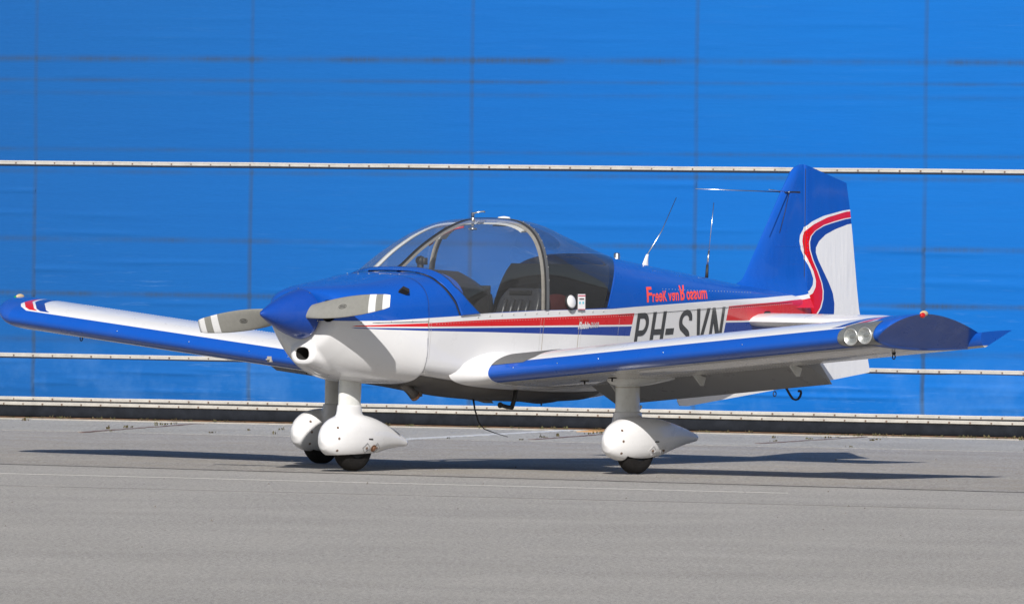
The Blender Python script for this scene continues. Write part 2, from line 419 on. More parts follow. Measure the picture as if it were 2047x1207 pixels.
M['line_faint'] = mat_worn('rubbed white road paint', (0.44, 0.44, 0.43), (0.335, 0.325, 0.312), .45)
M['line_orange'] = mat_worn('worn orange road paint', (0.62, 0.30, 0.06), (0.30, 0.26, 0.2), .55)
M['crack'] = mat_worn('rusty crack filler', (0.12, 0.062, 0.045), (0.22, 0.19, 0.16), .58)
ribbon('pavement_joint', [jp(-40, .02), jp(45, .02)], .10, .0020, 'joint', jit=.014)
ribbon('pavement_joint', [(-4.111 - 3.0, -1.287 + 9.3), (-4.111, -1.287), (-2.217, -8.241), (0.6, -18.6)], .08, .0020, 'joint_faint', jit=.02)
ribbon('painted_line', [(-2.45, 3.9), (-1.849, 0.762), (-0.578, -4.718), (-.50, -5.05)], .045, .0022, 'line_faint', jit=.012)
# concrete strip along the door: a strip of cast slabs
slab_edges = [-22, -16.3, -10.6, -4.9, .78, 6.5, 12.2, 18, 24, 30]
def strip_d(u): return 4.37 - .012 * u if u else 4.37
b = MB(); b.box((0, 0, 0), (1, 1, 1)); b.v = [wp(-40 + 85 * x, -.5 + 4.85 * y, -.009 + .0065 * z) for x, y, z in b.v]
slab = b.build('concrete_strip', 'concrete', smooth=False); slab['kind'] = 'structure'
ribbon('concrete_edge', [wp2(-40, .20), wp2(45, .20)], .34, .0005, plain('pale cement margin', (0.50, 0.45, 0.37), .9, grain=.25, scale=8), jit=.03)
ribbon('pavement_crack', [(8.3, 9.05), (8.588, 9.212), (11.9, 10.9)], .06, .0005, 'crack', jit=.025)
ribbon('pavement_crack', [(10.1, 5.73), (10.293, 5.81), (12.6, 6.85)], .06, .0005, 'crack', jit=.025)
ribbon('pavement_crack', [(10.9, 3.99), (11.093, 4.066), (13.9, 5.15)], .05, .0005, 'crack', jit=.02)
ribbon('pavement_crack', [(11.0, 1.35), (13.6, 2.3)], .05, .0005, 'crack', jit=.02)
ribbon('painted_line', [(8.9, 6.17), (13.7, 8.02)], .16, .001, 'line', jit=.02)
ribbon('painted_line', [(12.9, 7.37), (13.8, 7.85)], .20, .0015, 'line_orange', jit=.02)

M['grass'] = plain('mown grass', (0.055, 0.075, 0.025), .9, grain=.4, scale=1.5, spec=.1)
sheet('grass_field', [(-900, -900), (900, -900), (900, -58), (-70, -58), (-70, 900), (-900, 900)], .02, 'grass')
# weeds along the foot of the door and in the cracks (nobody could count the blades)
def weeds():
    b = MB()
    def tuft(c, h, n):
        for i in range(n):
            a = random.uniform(0, 6.28); l = h * random.uniform(.5, 1.2); s = random.uniform(.2, .8) * l
            base = Vector(c) + Vector((random.uniform(-.03, .03), random.uniform(-.03, .03), 0))
            d = Vector((math.cos(a), math.sin(a), 0)); w = Vector((-d.y, d.x, 0)) * random.uniform(.003, .006)
            m = base + d * s * .4 + Vector((0, 0, l * .7)); e = base + d * s + Vector((0, 0, l * random.uniform(.6, 1.0)))
            b.add([base - w, base + w, m + w * 1.3, m - w * 1.3, e], [(0, 1, 2, 3), (3, 2, 4)])
    for i in range(150):
        u = random.uniform(-2, 12); d = abs(random.gauss(.30, .10)); tuft(wp(u, d, .008), random.uniform(.010, .030), random.randint(3, 8))
    for i in range(14):
        u = random.uniform(-2, 12); tuft(wp(u, 4.35 + random.uniform(-.12, .12), .006), random.uniform(.012, .03), random.randint(3, 8))
    for (p, q) in (((8.588, 9.212), (11.9, 10.9)), ((10.293, 5.81), (12.6, 6.85)), ((11.093, 4.066), (13.9, 5.15))):
        for i in range(7):
            t = random.random() ** .8; tuft((p[0] + (q[0] - p[0]) * t, p[1] + (q[1] - p[1]) * t, .009), random.uniform(.012, .035), random.randint(4, 9))
    for i in range(10):
        tuft(wp(random.uniform(0, 10), random.uniform(.5, 4), .006), random.uniform(.012, .03), random.randint(4, 10))
    t = NT('weed leaves'); t.set(Base_Color=t.mix(t.noise(6, 2), (0.060, 0.075, 0.022), (0.085, 0.045, 0.022)), Roughness=.8)
    o = b.build('weeds', t.m, smooth=False, recalc=False); o['kind'] = 'stuff'
    return tag(o, 'small weeds and dead leaves along the foot of the blue door', 'weeds')
weeds()
def pebbles():
    b = MB()
    for i in range(90):
        t = random.random(); x = random.uniform(-14, 10); y = random.uniform(-12, 10); r = random.uniform(.006, .014)
        b.add([(x + r, y, .003), (x, y + r * .8, .003), (x - r, y, .003), (x, y - r, .003), (x, y, .003 + r)], [(0, 1, 4), (1, 2, 4), (2, 3, 4), (3, 0, 4)])
    o = b.build('grit', plain('loose grit', (0.13, 0.12, 0.11), .9, grain=.4), smooth=False); o['kind'] = 'stuff'
    tag(o, 'scattered grit and small stones on the asphalt', 'grit')
pebbles()

# ---- the hangar door: coated fabric in fields between white clamping rails
def mat_fabric():
    t = NT('blue door fabric')
    # u along the wall, w height
    x, y, z = t.xyz()[:3]
    u = t.math('ADD', t.math('MULTIPLY', t.math('SUBTRACT', x, WA.x), WD.x), t.math('MULTIPLY', t.math('SUBTRACT', y, WA.y), WD.y))
    cv = t.n('ShaderNodeCombineXYZ'); t.l(u, cv.inputs[0]); t.l(z, cv.inputs[1]); uv = cv.outputs[0]
    base = t.mix(t.maprange(t.noise(.30, 2, .5, vec=uv), .35, .65), (0.004, 0.114, 0.430), (0.006, 0.120, 0.412))
    base = t.mix(t.maprange(u, -2.5, 8, 1.0, 0), base, (0.010, 0.076, 0.245))          # darker, duller blue towards the left-hand fields
    st = t.noise(1.0, 5, .6, vec=uv, stretch=(.9, 11, 1))
    base = t.mix(t.maprange(st, .40, .66, 0, .10), base, (0.008, 0.068, 0.27))
    fine = t.noise(1.0, 3, .6, vec=uv, stretch=(14, 160, 1))
    base = t.mix(t.maprange(fine, .35, .7, 0, .16), base, (0.014, 0.135, 0.48))
    # rub marks where the cloth lies against the beams behind it
    H = 4.0
    zn = t.maprange(z, 0, H)
    def band(c, w, a): return [(max(0, (c - w) / H), 0.0), (c / H, a), (min(1, (c + w) / H), 0.0)]
    pts = []
    for c, w, a in ((.70, .045, .55), (1.105, .034, 1.0), (1.585, .035, .62), (2.18, .03, .55), (2.375, .028, .45), (2.87, .03, .30), (2.985, .025, .60), (3.17, .040, .95), (3.75, .04, .3)):
        pts += band(c, w, a)
    bnd = t.ramp(zn, pts)
    patch = t.maprange(t.noise(1.0, 3, .6, vec=uv, stretch=(1.4, .8, 1)), .36, .66, .30, 1.25)
    rag = t.maprange(t.noise(1.0, 4, .7, vec=uv, stretch=(45, 3, 1)), .3, .7, .6, 1.1)
    dirt = t.math('MULTIPLY', t.math('MULTIPLY', bnd, patch), rag)
    fr = t.math('FRACT', t.math('DIVIDE', t.math('SUBTRACT', u, .337 - 2.1 * 20 - 1.05), 2.1))
    vs = t.ramp(fr, [(.0, 0.0), (.484, 0.0), (.4935, .60), (.503, .75), (.510, 0.0)])
    vs = t.math('MULTIPLY', vs, t.maprange(t.noise(1.0, 4, .6, vec=uv, stretch=(.6, 1.6, 1)), .3, .65, .45, 1.0))
    vd = t.math('MULTIPLY', vs, t.maprange(z, 2.4, .9, .6, 1.25))
    base = t.mix(t.math('MINIMUM', t.math('ADD', dirt, vd), .85), base, (0.030, 0.062, 0.125))
    # pale scuffs, doubling as sun glints painted into the colour
    scuff_glint = t.noise(1.0, 5, .72, vec=uv, stretch=(1.7, 26, 1))
    low = t.math('MULTIPLY', t.maprange(z, 1.9, .4, .08, 1.0), t.maprange(t.noise(.7, 3, .6, vec=uv), .45, .65, .0, 1.2))
    base = t.mix(t.math('MULTIPLY', t.maprange(scuff_glint, .57, .78, 0, .48), low), base, (0.24, 0.40, 0.66))
    glint_patch = t.noise(1.3, 5, .65, vec=uv)  # pale highlights painted into the lower fabric colour
    base = t.mix(t.math('MULTIPLY', t.maprange(glint_patch, .46, .7, 0, .22), t.maprange(z, .75, .35, 0, 1)), base, (0.16, 0.33, 0.62))
    t.set(Base_Color=base, Roughness=.42, Specular_IOR_Level=.15)
    h = t.math('ADD', t.noise(1.0, 4, .6, vec=uv, stretch=(.9, 9, 1)), t.math('MULTIPLY', t.noise(1.0, 3, .6, vec=uv, stretch=(160, 160, 1)), .05))
    t.bump(h, .22, .02)
    return t.m
M['fabric'] = mat_fabric()
M['rail'] = plain('white clamping rail', (0.43, 0.412, 0.38), .55, grain=.16, scale=9)
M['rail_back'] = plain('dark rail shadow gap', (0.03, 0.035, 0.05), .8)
M['skirt'] = plain('black rubber skirt', (0.014, 0.016, 0.021), .85, grain=.35, scale=9, spec=.08)
M['rust'] = plain('rusty sill', (0.13, 0.075, 0.045), .9, grain=.5, scale=12)

hangar = D.objects.new('aircraft_hangar', None); COL.objects.link(hangar); hangar.location = (*wp2(4.8, 0), 0)
tag(hangar, 'hangar front closed by a tall blue fabric door with white horizontal rails', 'hangar', kind='thing')
RAILS = [2.251, .555]
UMIN, UMAX = .337 - 2.1 * 6, .337 + 2.1 * 11
TOPZ = 9.1
rail_z = [.172, .555, 2.251, 3.947, 5.643, 7.339, 9.035]
def fabric_panel(u0, u1, z0, z1, seed):
    rnd = random.Random(seed); near = z0 < 2.4 and -3 < u0 < 11
    nu, nz = (44, 110) if near else (16, 20)
    if z1 - z0 < .6: nz = 40 if near else 8
    am_k = 1.9 if z0 < 2.0 else .7
    folds = [(rnd.uniform(0, 1), rnd.uniform(.15, .95), rnd.uniform(.03, .11), rnd.uniform(.008, .016), am_k * rnd.uniform(.001, .0045)) for _ in range(9)]
    for sgn in (0, 1) if seed % 3 == 0 else ():    # short tension creases next to the seams
        for k in range(3):
            folds.append((.03 if sgn else .97, rnd.uniform(.15, .9), rnd.uniform(.02, .04), rnd.uniform(.006, .010), am_k * rnd.uniform(.001, .003)))
    rows = []
    for i in range(nz + 1):
        w = i / nz; row = []
        for j in range(nu + 1):
            q = j / nu; d = .012 + .022 * math.sin(math.pi * w) ** .6 
            for (a, b, su, sz, am) in folds:
                d += am * math.exp(-((q - a) / (su * 3)) ** 2 - ((w * (z1 - z0) - b * (z1 - z0)) / (sz * 1.6)) ** 2)
            e = min(q, 1 - q) * (u1 - u0)
            row.append(wp(u0 + (u1 - u0) * q, d, z0 + (z1 - z0) * w))
        rows.append(row)
    b = MB(); b.grid(rows); o = b.build('fabric_panel', 'fabric', hangar, recalc=False)
    return o
nsd = 0
for k in range(17):
    u0 = UMIN + 2.1 * k; u1 = u0 + 2.1
    for z0, z1 in zip(rail_z, rail_z[1:]):
        nsd += 1; fabric_panel(u0, u1, z0, z1, nsd)
for i, rz in enumerate(rail_z + [.128]):
    hh = .019 if rz > .2 else .0165
    b = MB(); n = 80; off = {.172: .030, .128: .036}.get(rz, .040)
    prof = [(0, -hh), (off * .7, -hh), (off, -hh * .6), (off, hh * .1), (off * .9, hh * .25), (off, hh * .4), (off * .72, hh), (0, hh)]
    rows = []
    rr = random.Random(i)
    for k in range(n + 1):
        u = UMIN + (UMAX - UMIN) * k / n; wob = rr.uniform(-.0016, .0016)
        rows.append([wp(u, d, rz + q + wob) for d, q in prof])
    b.grid(rows, True, True); r = b.build('clamping_rail', 'rail', hangar, auto=35)
    # screws 19 cm apart
    b = MB(); u = .149 - .19 * 60 + (.095 if rz == .128 else 0)
    while u < UMAX:
        if u > UMIN:
            b.disc(wp(u, off, rz - .002), (WN.x, WN.y, 0), .0085 * rr.uniform(.75, 1.1), .004, 7)
        u += .19
    s = b.build('screws', 'screw', r, smooth=False); s['kind'] = 'stuff'
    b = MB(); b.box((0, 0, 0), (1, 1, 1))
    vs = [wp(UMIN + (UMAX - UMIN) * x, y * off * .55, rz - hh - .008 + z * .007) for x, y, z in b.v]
    b.v = vs; b.build('rail_shadow_gap', 'rail_back', r, smooth=False)  # solid dark strip drawn for the shadow gap below the rail
# rubber skirt and sill
rows = []
for k in range(60):
    u = UMIN + (UMAX - UMIN) * k / 59; wv = .006 * math.sin(u * 2.3) + random.uniform(-.003, .003)
    rows.append([wp(u, .02, .112), wp(u, .03 + wv * .5, .07), wp(u, .045 + wv, .022), wp(u, .03, .012), wp(u, .0, .012), wp(u, 0, .112)])
b = MB(); b.grid(rows, True, True); b.build('rubber_skirt', 'skirt', hangar)
b = MB(); b.box((0, 0, 0), (1, 1, 1)); b.v = [wp(UMIN + (UMAX - UMIN) * x, -.1 + y * .17, .004 + z * .0075) for x, y, z in b.v]
b.build('door_sill', 'rust', hangar, smooth=False)
b = MB(); b.box((0, 0, 0), (1, 1, 1)); b.v = [wp(UMIN + (UMAX - UMIN) * x, -.45 + y * .44, .01 + z * TOPZ) for x, y, z in b.v]
b.build('door_core', plain('dark door core', (0.02, 0.04, 0.09), .9), hangar, smooth=False)

# ---- ribbed metal hall across the apron, outside the frame: the glossy paint and glazing mirror it
hall = D.objects.new('storage_hall', None); COL.objects.link(hall); hall.location = (50, -36, 0)
tag(hall, 'pale ribbed metal hall across the apron, seen only mirrored in the canopy', 'hall', kind='thing')
M['hall'] = plain('pale ribbed sheet', (0.34, 0.34, 0.33), .5, grain=.12, scale=.6)
M['hall_dark'] = plain('dark hall doors', (0.07, 0.075, 0.08), .6, grain=.2, scale=2)
rows = []; HX0, HX1 = 10.0, 96.0; nrib = 344
for k in range(nrib + 1):
    x = HX0 + (HX1 - HX0) * k / nrib; d = (0, .045, .045, 0)[k % 4]
    rows.append([(x, -36 + d, 0), (x, -36 + d, 7.2)])
b = MB(); b.grid(rows); b.build('ribbed_wall', 'hall', hall, smooth=False)
b = MB(); b.add([(HX0, -35.7, 7.1), (HX1, -35.7, 7.1), (HX1, -46, 9.6), (HX0, -46, 9.6), (HX0, -35.7, 7.4), (HX1, -35.7, 7.4), (HX1, -46, 9.9), (HX0, -46, 9.9)], [(0, 3, 2, 1), (4, 5, 6, 7), (0, 1, 5, 4), (1, 2, 6, 5), (2, 3, 7, 6), (3, 0, 4, 7)])
b.build('hall_roof', 'hall_dark', hall, smooth=False)
for x in (18, 40, 62, 84):
    b = MB(); b.box((x, -35.93, 0), (x + 8, -35.8, 4.6)); b.build('hall_gate', 'hall_dark', hall, smooth=False)

# ================================================================== AIRCRAFT
XM, XN, T2 = 2.403, 1.021, 1.4815
plane = D.objects.new('light_aircraft', None); COL.objects.link(plane); plane.location = (XM, 0, 0)
tag(plane, 'blue, white and red low-wing light aircraft with two-blade propeller parked on the asphalt', 'aircraft')
P = plane

# hull functions
ZT = [(1.30, 1.402), (1.42, 1.418), (1.50, 1.440), (1.545, 1.462), (1.73, 1.577), (1.94, 1.680), (2.09, 1.737), (2.26, 1.780), (2.56, 1.796), (2.78, 1.772), (3.0, 1.708), (3.37, 1.606), (3.64, 1.545), (4.15, 1.478), (4.9, 1.392), (5.3, 1.343), (5.9, 1.285), (6.22, 1.262)]
ZTD = [(1.15, 1.392), (1.205, 1.398), (1.35, 1.410), (1.6, 1.425)]          # deck ahead of the windscreen
W = [(1.15, .530), (1.3, .537), (1.7, .543), (2.5, .543), (3.2, .525), (3.6, .49), (4, .445), (4.5, .38), (5, .31), (5.5, .235), (6, .15), (6.22, .105)]
ZM = [(1.15, 1.088), (1.5, 1.105), (2.1, 1.136), (2.9, 1.154), (3.6, 1.172), (4.8, 1.200), (5.4, 1.195), (6.22, 1.17)]
NN = [(1.2, 3.2), (1.5, 3.1), (2.5, 3.4), (3.2, 3.1), (4, 2.8), (5, 2.4), (6.22, 2.0)]
ZL = [(1.15, .80), (2.3, .74), (3.4, .72), (4.7, .78), (6.22, .92)]
WL = [(1.15, .505), (2.5, .50), (3.2, .47), (4, .385), (5, .255), (6.22, .085)]
ZB = [(1.15, .645), (1.5, .60), (2.3, .505), (3.3, .485), (4.0, .56), (4.7, .645), (5.5, .745), (6.22, .83)]
def S(x, th, off=0.0, zt=None):
    w = spl(W, x); zm = spl(ZM, x); n = lerp(NN, x); t = (zt if zt is not None else spl(ZT, x)) - zm
    return Vector((x, -(w + off) * spow(math.cos(th), 2 / n), zm + (t + off) * abs(math.sin(th)) ** (2 / n)))
def th_of_z(x, z):
    n = lerp(NN, x); zm = spl(ZM, x); t = max(0, min(1, (z - zm) / (spl(ZT, x) - zm)))
    return math.asin(t ** (n / 2))
def side_y(x, z, off=.0025):
    w = spl(W, x); zm = spl(ZM, x); n = lerp(NN, x)
    if z >= zm: return -(w * max(0, 1 - ((z - zm) / (spl(ZT, x) - zm)) ** n) ** (1 / n)) - off
    zl = spl(ZL, x); wl = spl(WL, x); return -(w + (wl - w) * min(1, (zm - z) / (zm - zl))) - off
def lower_ring(x, off=0.0):
    w = spl(W, x) + off; zm = spl(ZM, x); zl = spl(ZL, x); wl = spl(WL, x) + off; zb = spl(ZB, x) - off
    half = [(w + (wl - w) * i / 6, zm + (zl - zm) * i / 6) for i in range(6)]
    for i in range(13):
        a = math.pi / 2 * i / 12; half.append((wl * spow(math.cos(a), 2 / 2.7), zl - (zl - zb) * spow(math.sin(a), 2 / 2.7)))
    return [Vector((x, -y, z)) for y, z in half] + [Vector((x, y, z)) for y, z in half[-2::-1]]
def xf_z(z): return lerp([(1.09, 1.555), (1.2, 1.50), (1.27, 1.443), (1.34, 1.40), (1.8, 1.40)], z)
def xg_z(z): return lerp([(1.10, 1.80), (1.13, 1.745), (1.216, 1.615), (1.312, 1.51), (1.37, 1.495), (1.8, 1.495)], z)
def xr_z(z): return spl([(1.10, 3.215), (1.157, 3.235), (1.31, 3.30), (1.42, 3.37), (1.50, 3.46), (1.56, 3.60)], z)
def solve_x(fz, th, x0):
    x = x0
    for _ in range(25): x = .5 * x + .5 * fz(S(x, th).z)
    return x
TH = [math.pi * (0.5 - 0.5 * math.cos(math.pi * i / 60)) for i in range(61)]

def fuselage():
    b = MB()
    xs = lin(1.205, 6.22, 90)
    b.grid([lower_ring(x) for x in xs])
    b.grid([[S(x, t, 0, spl(ZTD, x)) for t in TH] for x in lin(1.205, 1.60, 8)])          # deck ahead of the screen
    xr = [solve_x(xr_z, t, 3.4) for t in TH]
    b.grid([[S(a + (6.22 - a) * k, t) for a, t in zip(xr, TH)] for k in lin(0, 1, 60)])     # turtle deck
    ring = lower_ring(6.22) + [S(6.22, t) for t in TH[::-1]][1:-1]
    b.add(ring, [tuple(range(len(ring)))])
    fr = lower_ring(1.205) + [S(1.205, t, 0, spl(ZTD, 1.205)) for t in TH[::-1]][1:-1]
    b.add(fr, [tuple(range(len(fr)))])
    return b.build('fuselage', 'livery', P, weld=.0005, auto=40)
fus = fuselage()

def evaluated(o):
    dg = bpy.context.evaluated_depsgraph_get(); dg.update()
    return D.meshes.new_from_object(o.evaluated_get(dg), depsgraph=dg)
# ---- cowling: blended solid with chin scoop, then the intakes are cut
def cowling():
    CW = [(.455, .300), (.50, .345), (.6, .400), (.75, .450), (.95, .495), (1.205, .533)]
    CT = [(.455, 1.262), (.50, 1.292), (.6, 1.317), (.75, 1.338), (.95, 1.362), (1.205, 1.399)]
    CB = [(.455, .86), (.50, .815), (.6, .735), (.75, .672), (.95, .636), (1.205, .618)]
    CN = [(.455, 2.8), (.6, 2.9), (1.205, 3.2)]; CL = [(.455, 1.7), (.6, 1.95), (.9, 3.0), (1.205, 4.6)]
    rows = []
    def ring(x, k=1.0, dx=0):
        w = spl(CW, x) * k; zm = 1.09 + (1.13 - 1.09) * max(0, (1.0 - x) / .55); zt = zm + (spl(CT, x) - zm) * k; zb = zm + (spl(CB, x) - zm) * k
        r = []
        for i in range(64):
            a = 2 * math.pi * i / 64; c, s = math.cos(a), math.sin(a); n = lerp(CN, x) if s >= 0 else lerp(CL, x)
            r.append((x + dx, -w * spow(c, 2 / n), zm + (zt - zm if s >= 0 else zm - zb) * spow(s, 2 / n)))
        return r
    rows.append(ring(.474, .86, -.010)); rows.append(ring(.474, .95, -.005))
    for x in lin(.474, 1.205, 24) + [1.24, 1.30]: rows.append(ring(x))
    b = MB(); b.grid(rows, True, True)
    # chin scoop
    rows = []
    for x, hw, hz, zc in ((.452, .095, .062, .832), (.462, .110, .078, .832), (.50, .116, .085, .828), (.58, .128, .098, .818), (.70, .150, .112, .795), (.85, .17, .11, .765), (1.0, .17, .09, .74)):
        rows.append([(x, -hw * spow(math.cos(2 * math.pi * i / 32), .8), zc + hz * spow(math.sin(2 * math.pi * i / 32), .8)) for i in range(32)])
    b.grid(rows, True, True)
    # outlet lip low on the port and starboard rear edge
    o = b.build('cowling_temp', 'livery')
    m = o.modifiers.new('r', 'REMESH'); m.mode = 'VOXEL'; m.voxel_size = .010; m.use_smooth_shade = True
    m = o.modifiers.new('s', 'SMOOTH'); m.factor = .5; m.iterations = 9
    def cutter(rows):
        c = MB(); c.grid(rows, True, True); k = c.build('cut', 'hole'); m = o.modifiers.new('c', 'BOOLEAN'); m.operation = 'DIFFERENCE'; m.object = k; m.solver = 'EXACT'
        return k
    cs = []
    c = MB(); c.box((1.2055, -1, 0), (1.6, 1, 2)); kb = c.build('cut', 'hole'); m = o.modifiers.new('c', 'BOOLEAN'); m.operation = 'DIFFERENCE'; m.object = kb; m.solver = 'EXACT'; cs.append(kb)
    cs.append(cutter([[(x, -hw * spow(math.cos(2 * math.pi * i / 28), .75), zc + hz * spow(math.sin(2 * math.pi * i / 28), .75)) for i in range(28)] for x, hw, hz, zc in ((.40, .075, .052, .832), (.47, .066, .044, .832), (.62, .05, .034, .82))]))
    for s in (-1, 1):
        cs.append(cutter([[(x, s * (yc + hw * math.cos(2 * math.pi * i / 24)), zc + hz * math.sin(2 * math.pi * i / 24)) for i in range(24)] for x, yc, hw, hz, zc in ((.40, .232, .085, .085, 1.135), (.50, .232, .070, .072, 1.135), (.66, .23, .055, .05, 1.14))]))
    # small cooling slot high on the port side
    me = evaluated(o)
    for k in cs: D.objects.remove(k)
    D.objects.remove(o)
    me.name = 'cowling'; me.materials.clear(); me.materials.append(M['livery']); me.materials.append(M['hole'])
    # faces inside the cut tunnels get the near-black material
    for f in me.polygons:
        c = f.center; f.use_smooth = True; ins = False
        if c.x > .462 and abs(c.y) < .074 and abs(c.z - .832) < .052 and c.x < .63: ins = True
        for s in (-1, 1):
            if .47 < c.x < .67 and ((c.y - s * .232) / .084) ** 2 + ((c.z - 1.135) / .084) ** 2 < 1: ins = True
        f.material_index = 1 if ins else 0
    c = D.objects.new('cowling', me); COL.objects.link(c); setparent(c, P)
    return c
cowl = cowling()

# ribbons that lie on the hull (panel gaps, sealant lines)
def hull_strip(name, pts, w, mat, parent, off=.0015):
    """pts: world points on the surface; a thin flat strip following them"""
    pts = [Vector(p) for p in pts]; rows = []
    for i, p in enumerate(pts):
        d = (pts[min(i + 1, len(pts) - 1)] - pts[max(0, i - 1)]).normalized()
        out = Vector((0, p.y, (p.z - 1.0) * .8)).normalized() if abs(p.y) > .02 or p.z > 1 else Vector((0, 0, -1))
        s = d.cross(out).normalized(); out = s.cross(d).normalized()
        if out.dot(Vector((0, p.y, p.z - 1.0))) < 0: out = -out
        rows.append([p + s * w / 2 + out * off, p - s * w / 2 + out * off])
    b = MB(); b.grid(rows); return b.build(name, mat, parent, recalc=False)
# firewall joint
ringp = [Vector((1.2065, q.y, q.z)) for q in lower_ring(1.206, .001)]
hull_strip('panel_joint', ringp, .008, 'seam', fus, .003)
hull_strip('panel_joint', [S(1.206, t, .001, spl(ZTD, 1.206)) for t in TH[2:-2]], .004, 'gap', fus, .003)
# side skin laps
for xx in (2.50, 2.92):
    for s in (1,):
        pts = [Vector((xx, side_y(xx, z, .001), z)) for z in lin(1.09, .86, 12)]
        hull_strip('panel_joint', pts, .0045, 'seam', fus, .001)
pts = [Vector((x, side_y(x, lerp([(1.25, 1.055), (1.8, 1.074), (2.5, 1.090), (3.6, 1.116), (4.9, 1.163), (6.1, 1.21)], x), .001), lerp([(1.25, 1.055), (1.8, 1.074), (2.5, 1.090), (3.6, 1.116), (4.9, 1.163), (6.1, 1.21)], x))) for x in lin(3.4, 5.9, 50)]
hull_strip('panel_joint', pts, .0025, 'gap', fus, .001)

# rivets, in rows on the skin
def rivets(name, pts, parent, r=.0042, mat='rivet'):
    b = MB()
    for p, n in pts: b.disc(p, n, r, r * .5, 6, dome=True)
    o = b.build(name, mat, parent); o['kind'] = 'stuff'; return o
rp = []
for x in lin(1.30, 5.9, 150):
    z = lerp([(1.25, 1.045), (1.8, 1.066), (2.5, 1.082), (3.6, 1.108), (4.9, 1.155), (6.1, 1.20)], x); rp.append(((x, side_y(x, z, .0), z), (0, -1, 0)))
for xx in (2.47, 2.95, 3.42):
    for z in lin(.80, 1.08, 22): rp.append(((xx, side_y(xx, z, .0), z), (0, -1, -.1)))
for xx in (1.225, 1.245):
    for z in lin(.70, 1.06, 28): rp.append(((xx, side_y(xx, max(z, .80), .0) + (.0 if z > .8 else .02), z), (0, -1, -.2)))
for x in lin(4.0, 5.3, 30): rp.append(((x, side_y(x, 1.30 - .02 * (x - 4), 0), 1.30 - .02 * (x - 4)), (0, -1, .4)))
rivets('rivets', rp, fus, .0035)
rivets('sill_screws', [((x, side_y(x, spl(ZM, x) - .022, 0), spl(ZM, x) - .022), (0, -1, 0)) for x in lin(1.75, 3.2, 12)] + [((x, -lerp([(.6, .40), (.9, .487), (1.2, .536)], x) - .001, 1.056 + .02 * (x - .6)), (0, -1, 0)) for x in (.62, .86, 1.05)], fus, .008)

# cowl details
b = MB(); v = [(.965, -.479, 1.287), (1.022, -.498, 1.262), (1.035, -.484, 1.285), (.990, -.466, 1.305)]
b.add([Vector(q) + Vector((0, -.012, .010)) for q in v] + [Vector(q) + Vector((0, .03, -.02)) for q in v], [(0, 1, 2, 3), (4, 7, 6, 5), (0, 4, 5, 1), (1, 5, 6, 2), (2, 6, 7, 3), (3, 7, 4, 0)])
b.build('cooling_slot', 'hole', cowl, smooth=False)
rivets('cowl_screws', [((x, y, spl([(.6, 1.300), (.75, 1.330), (.95, 1.362), (1.205, 1.399)], x)), (0, 0, 1)) for x, y in ((1.18, -.1), (1.18, 0), (1.18, .1), (1.18, -.2), (1.18, .2), (1.18, -.28))], cowl, .006)

def cowl_y(x): return -lerp([(.6, .391), (.75, .449), (.95, .498), (1.205, .536)], x)
hull_strip('cowl_split', [Vector((x, cowl_y(x) - .002, 1.052 + .024 * (x - .6))) for x in lin(.64, 1.20, 16)], .0035, 'gap', cowl, .001)
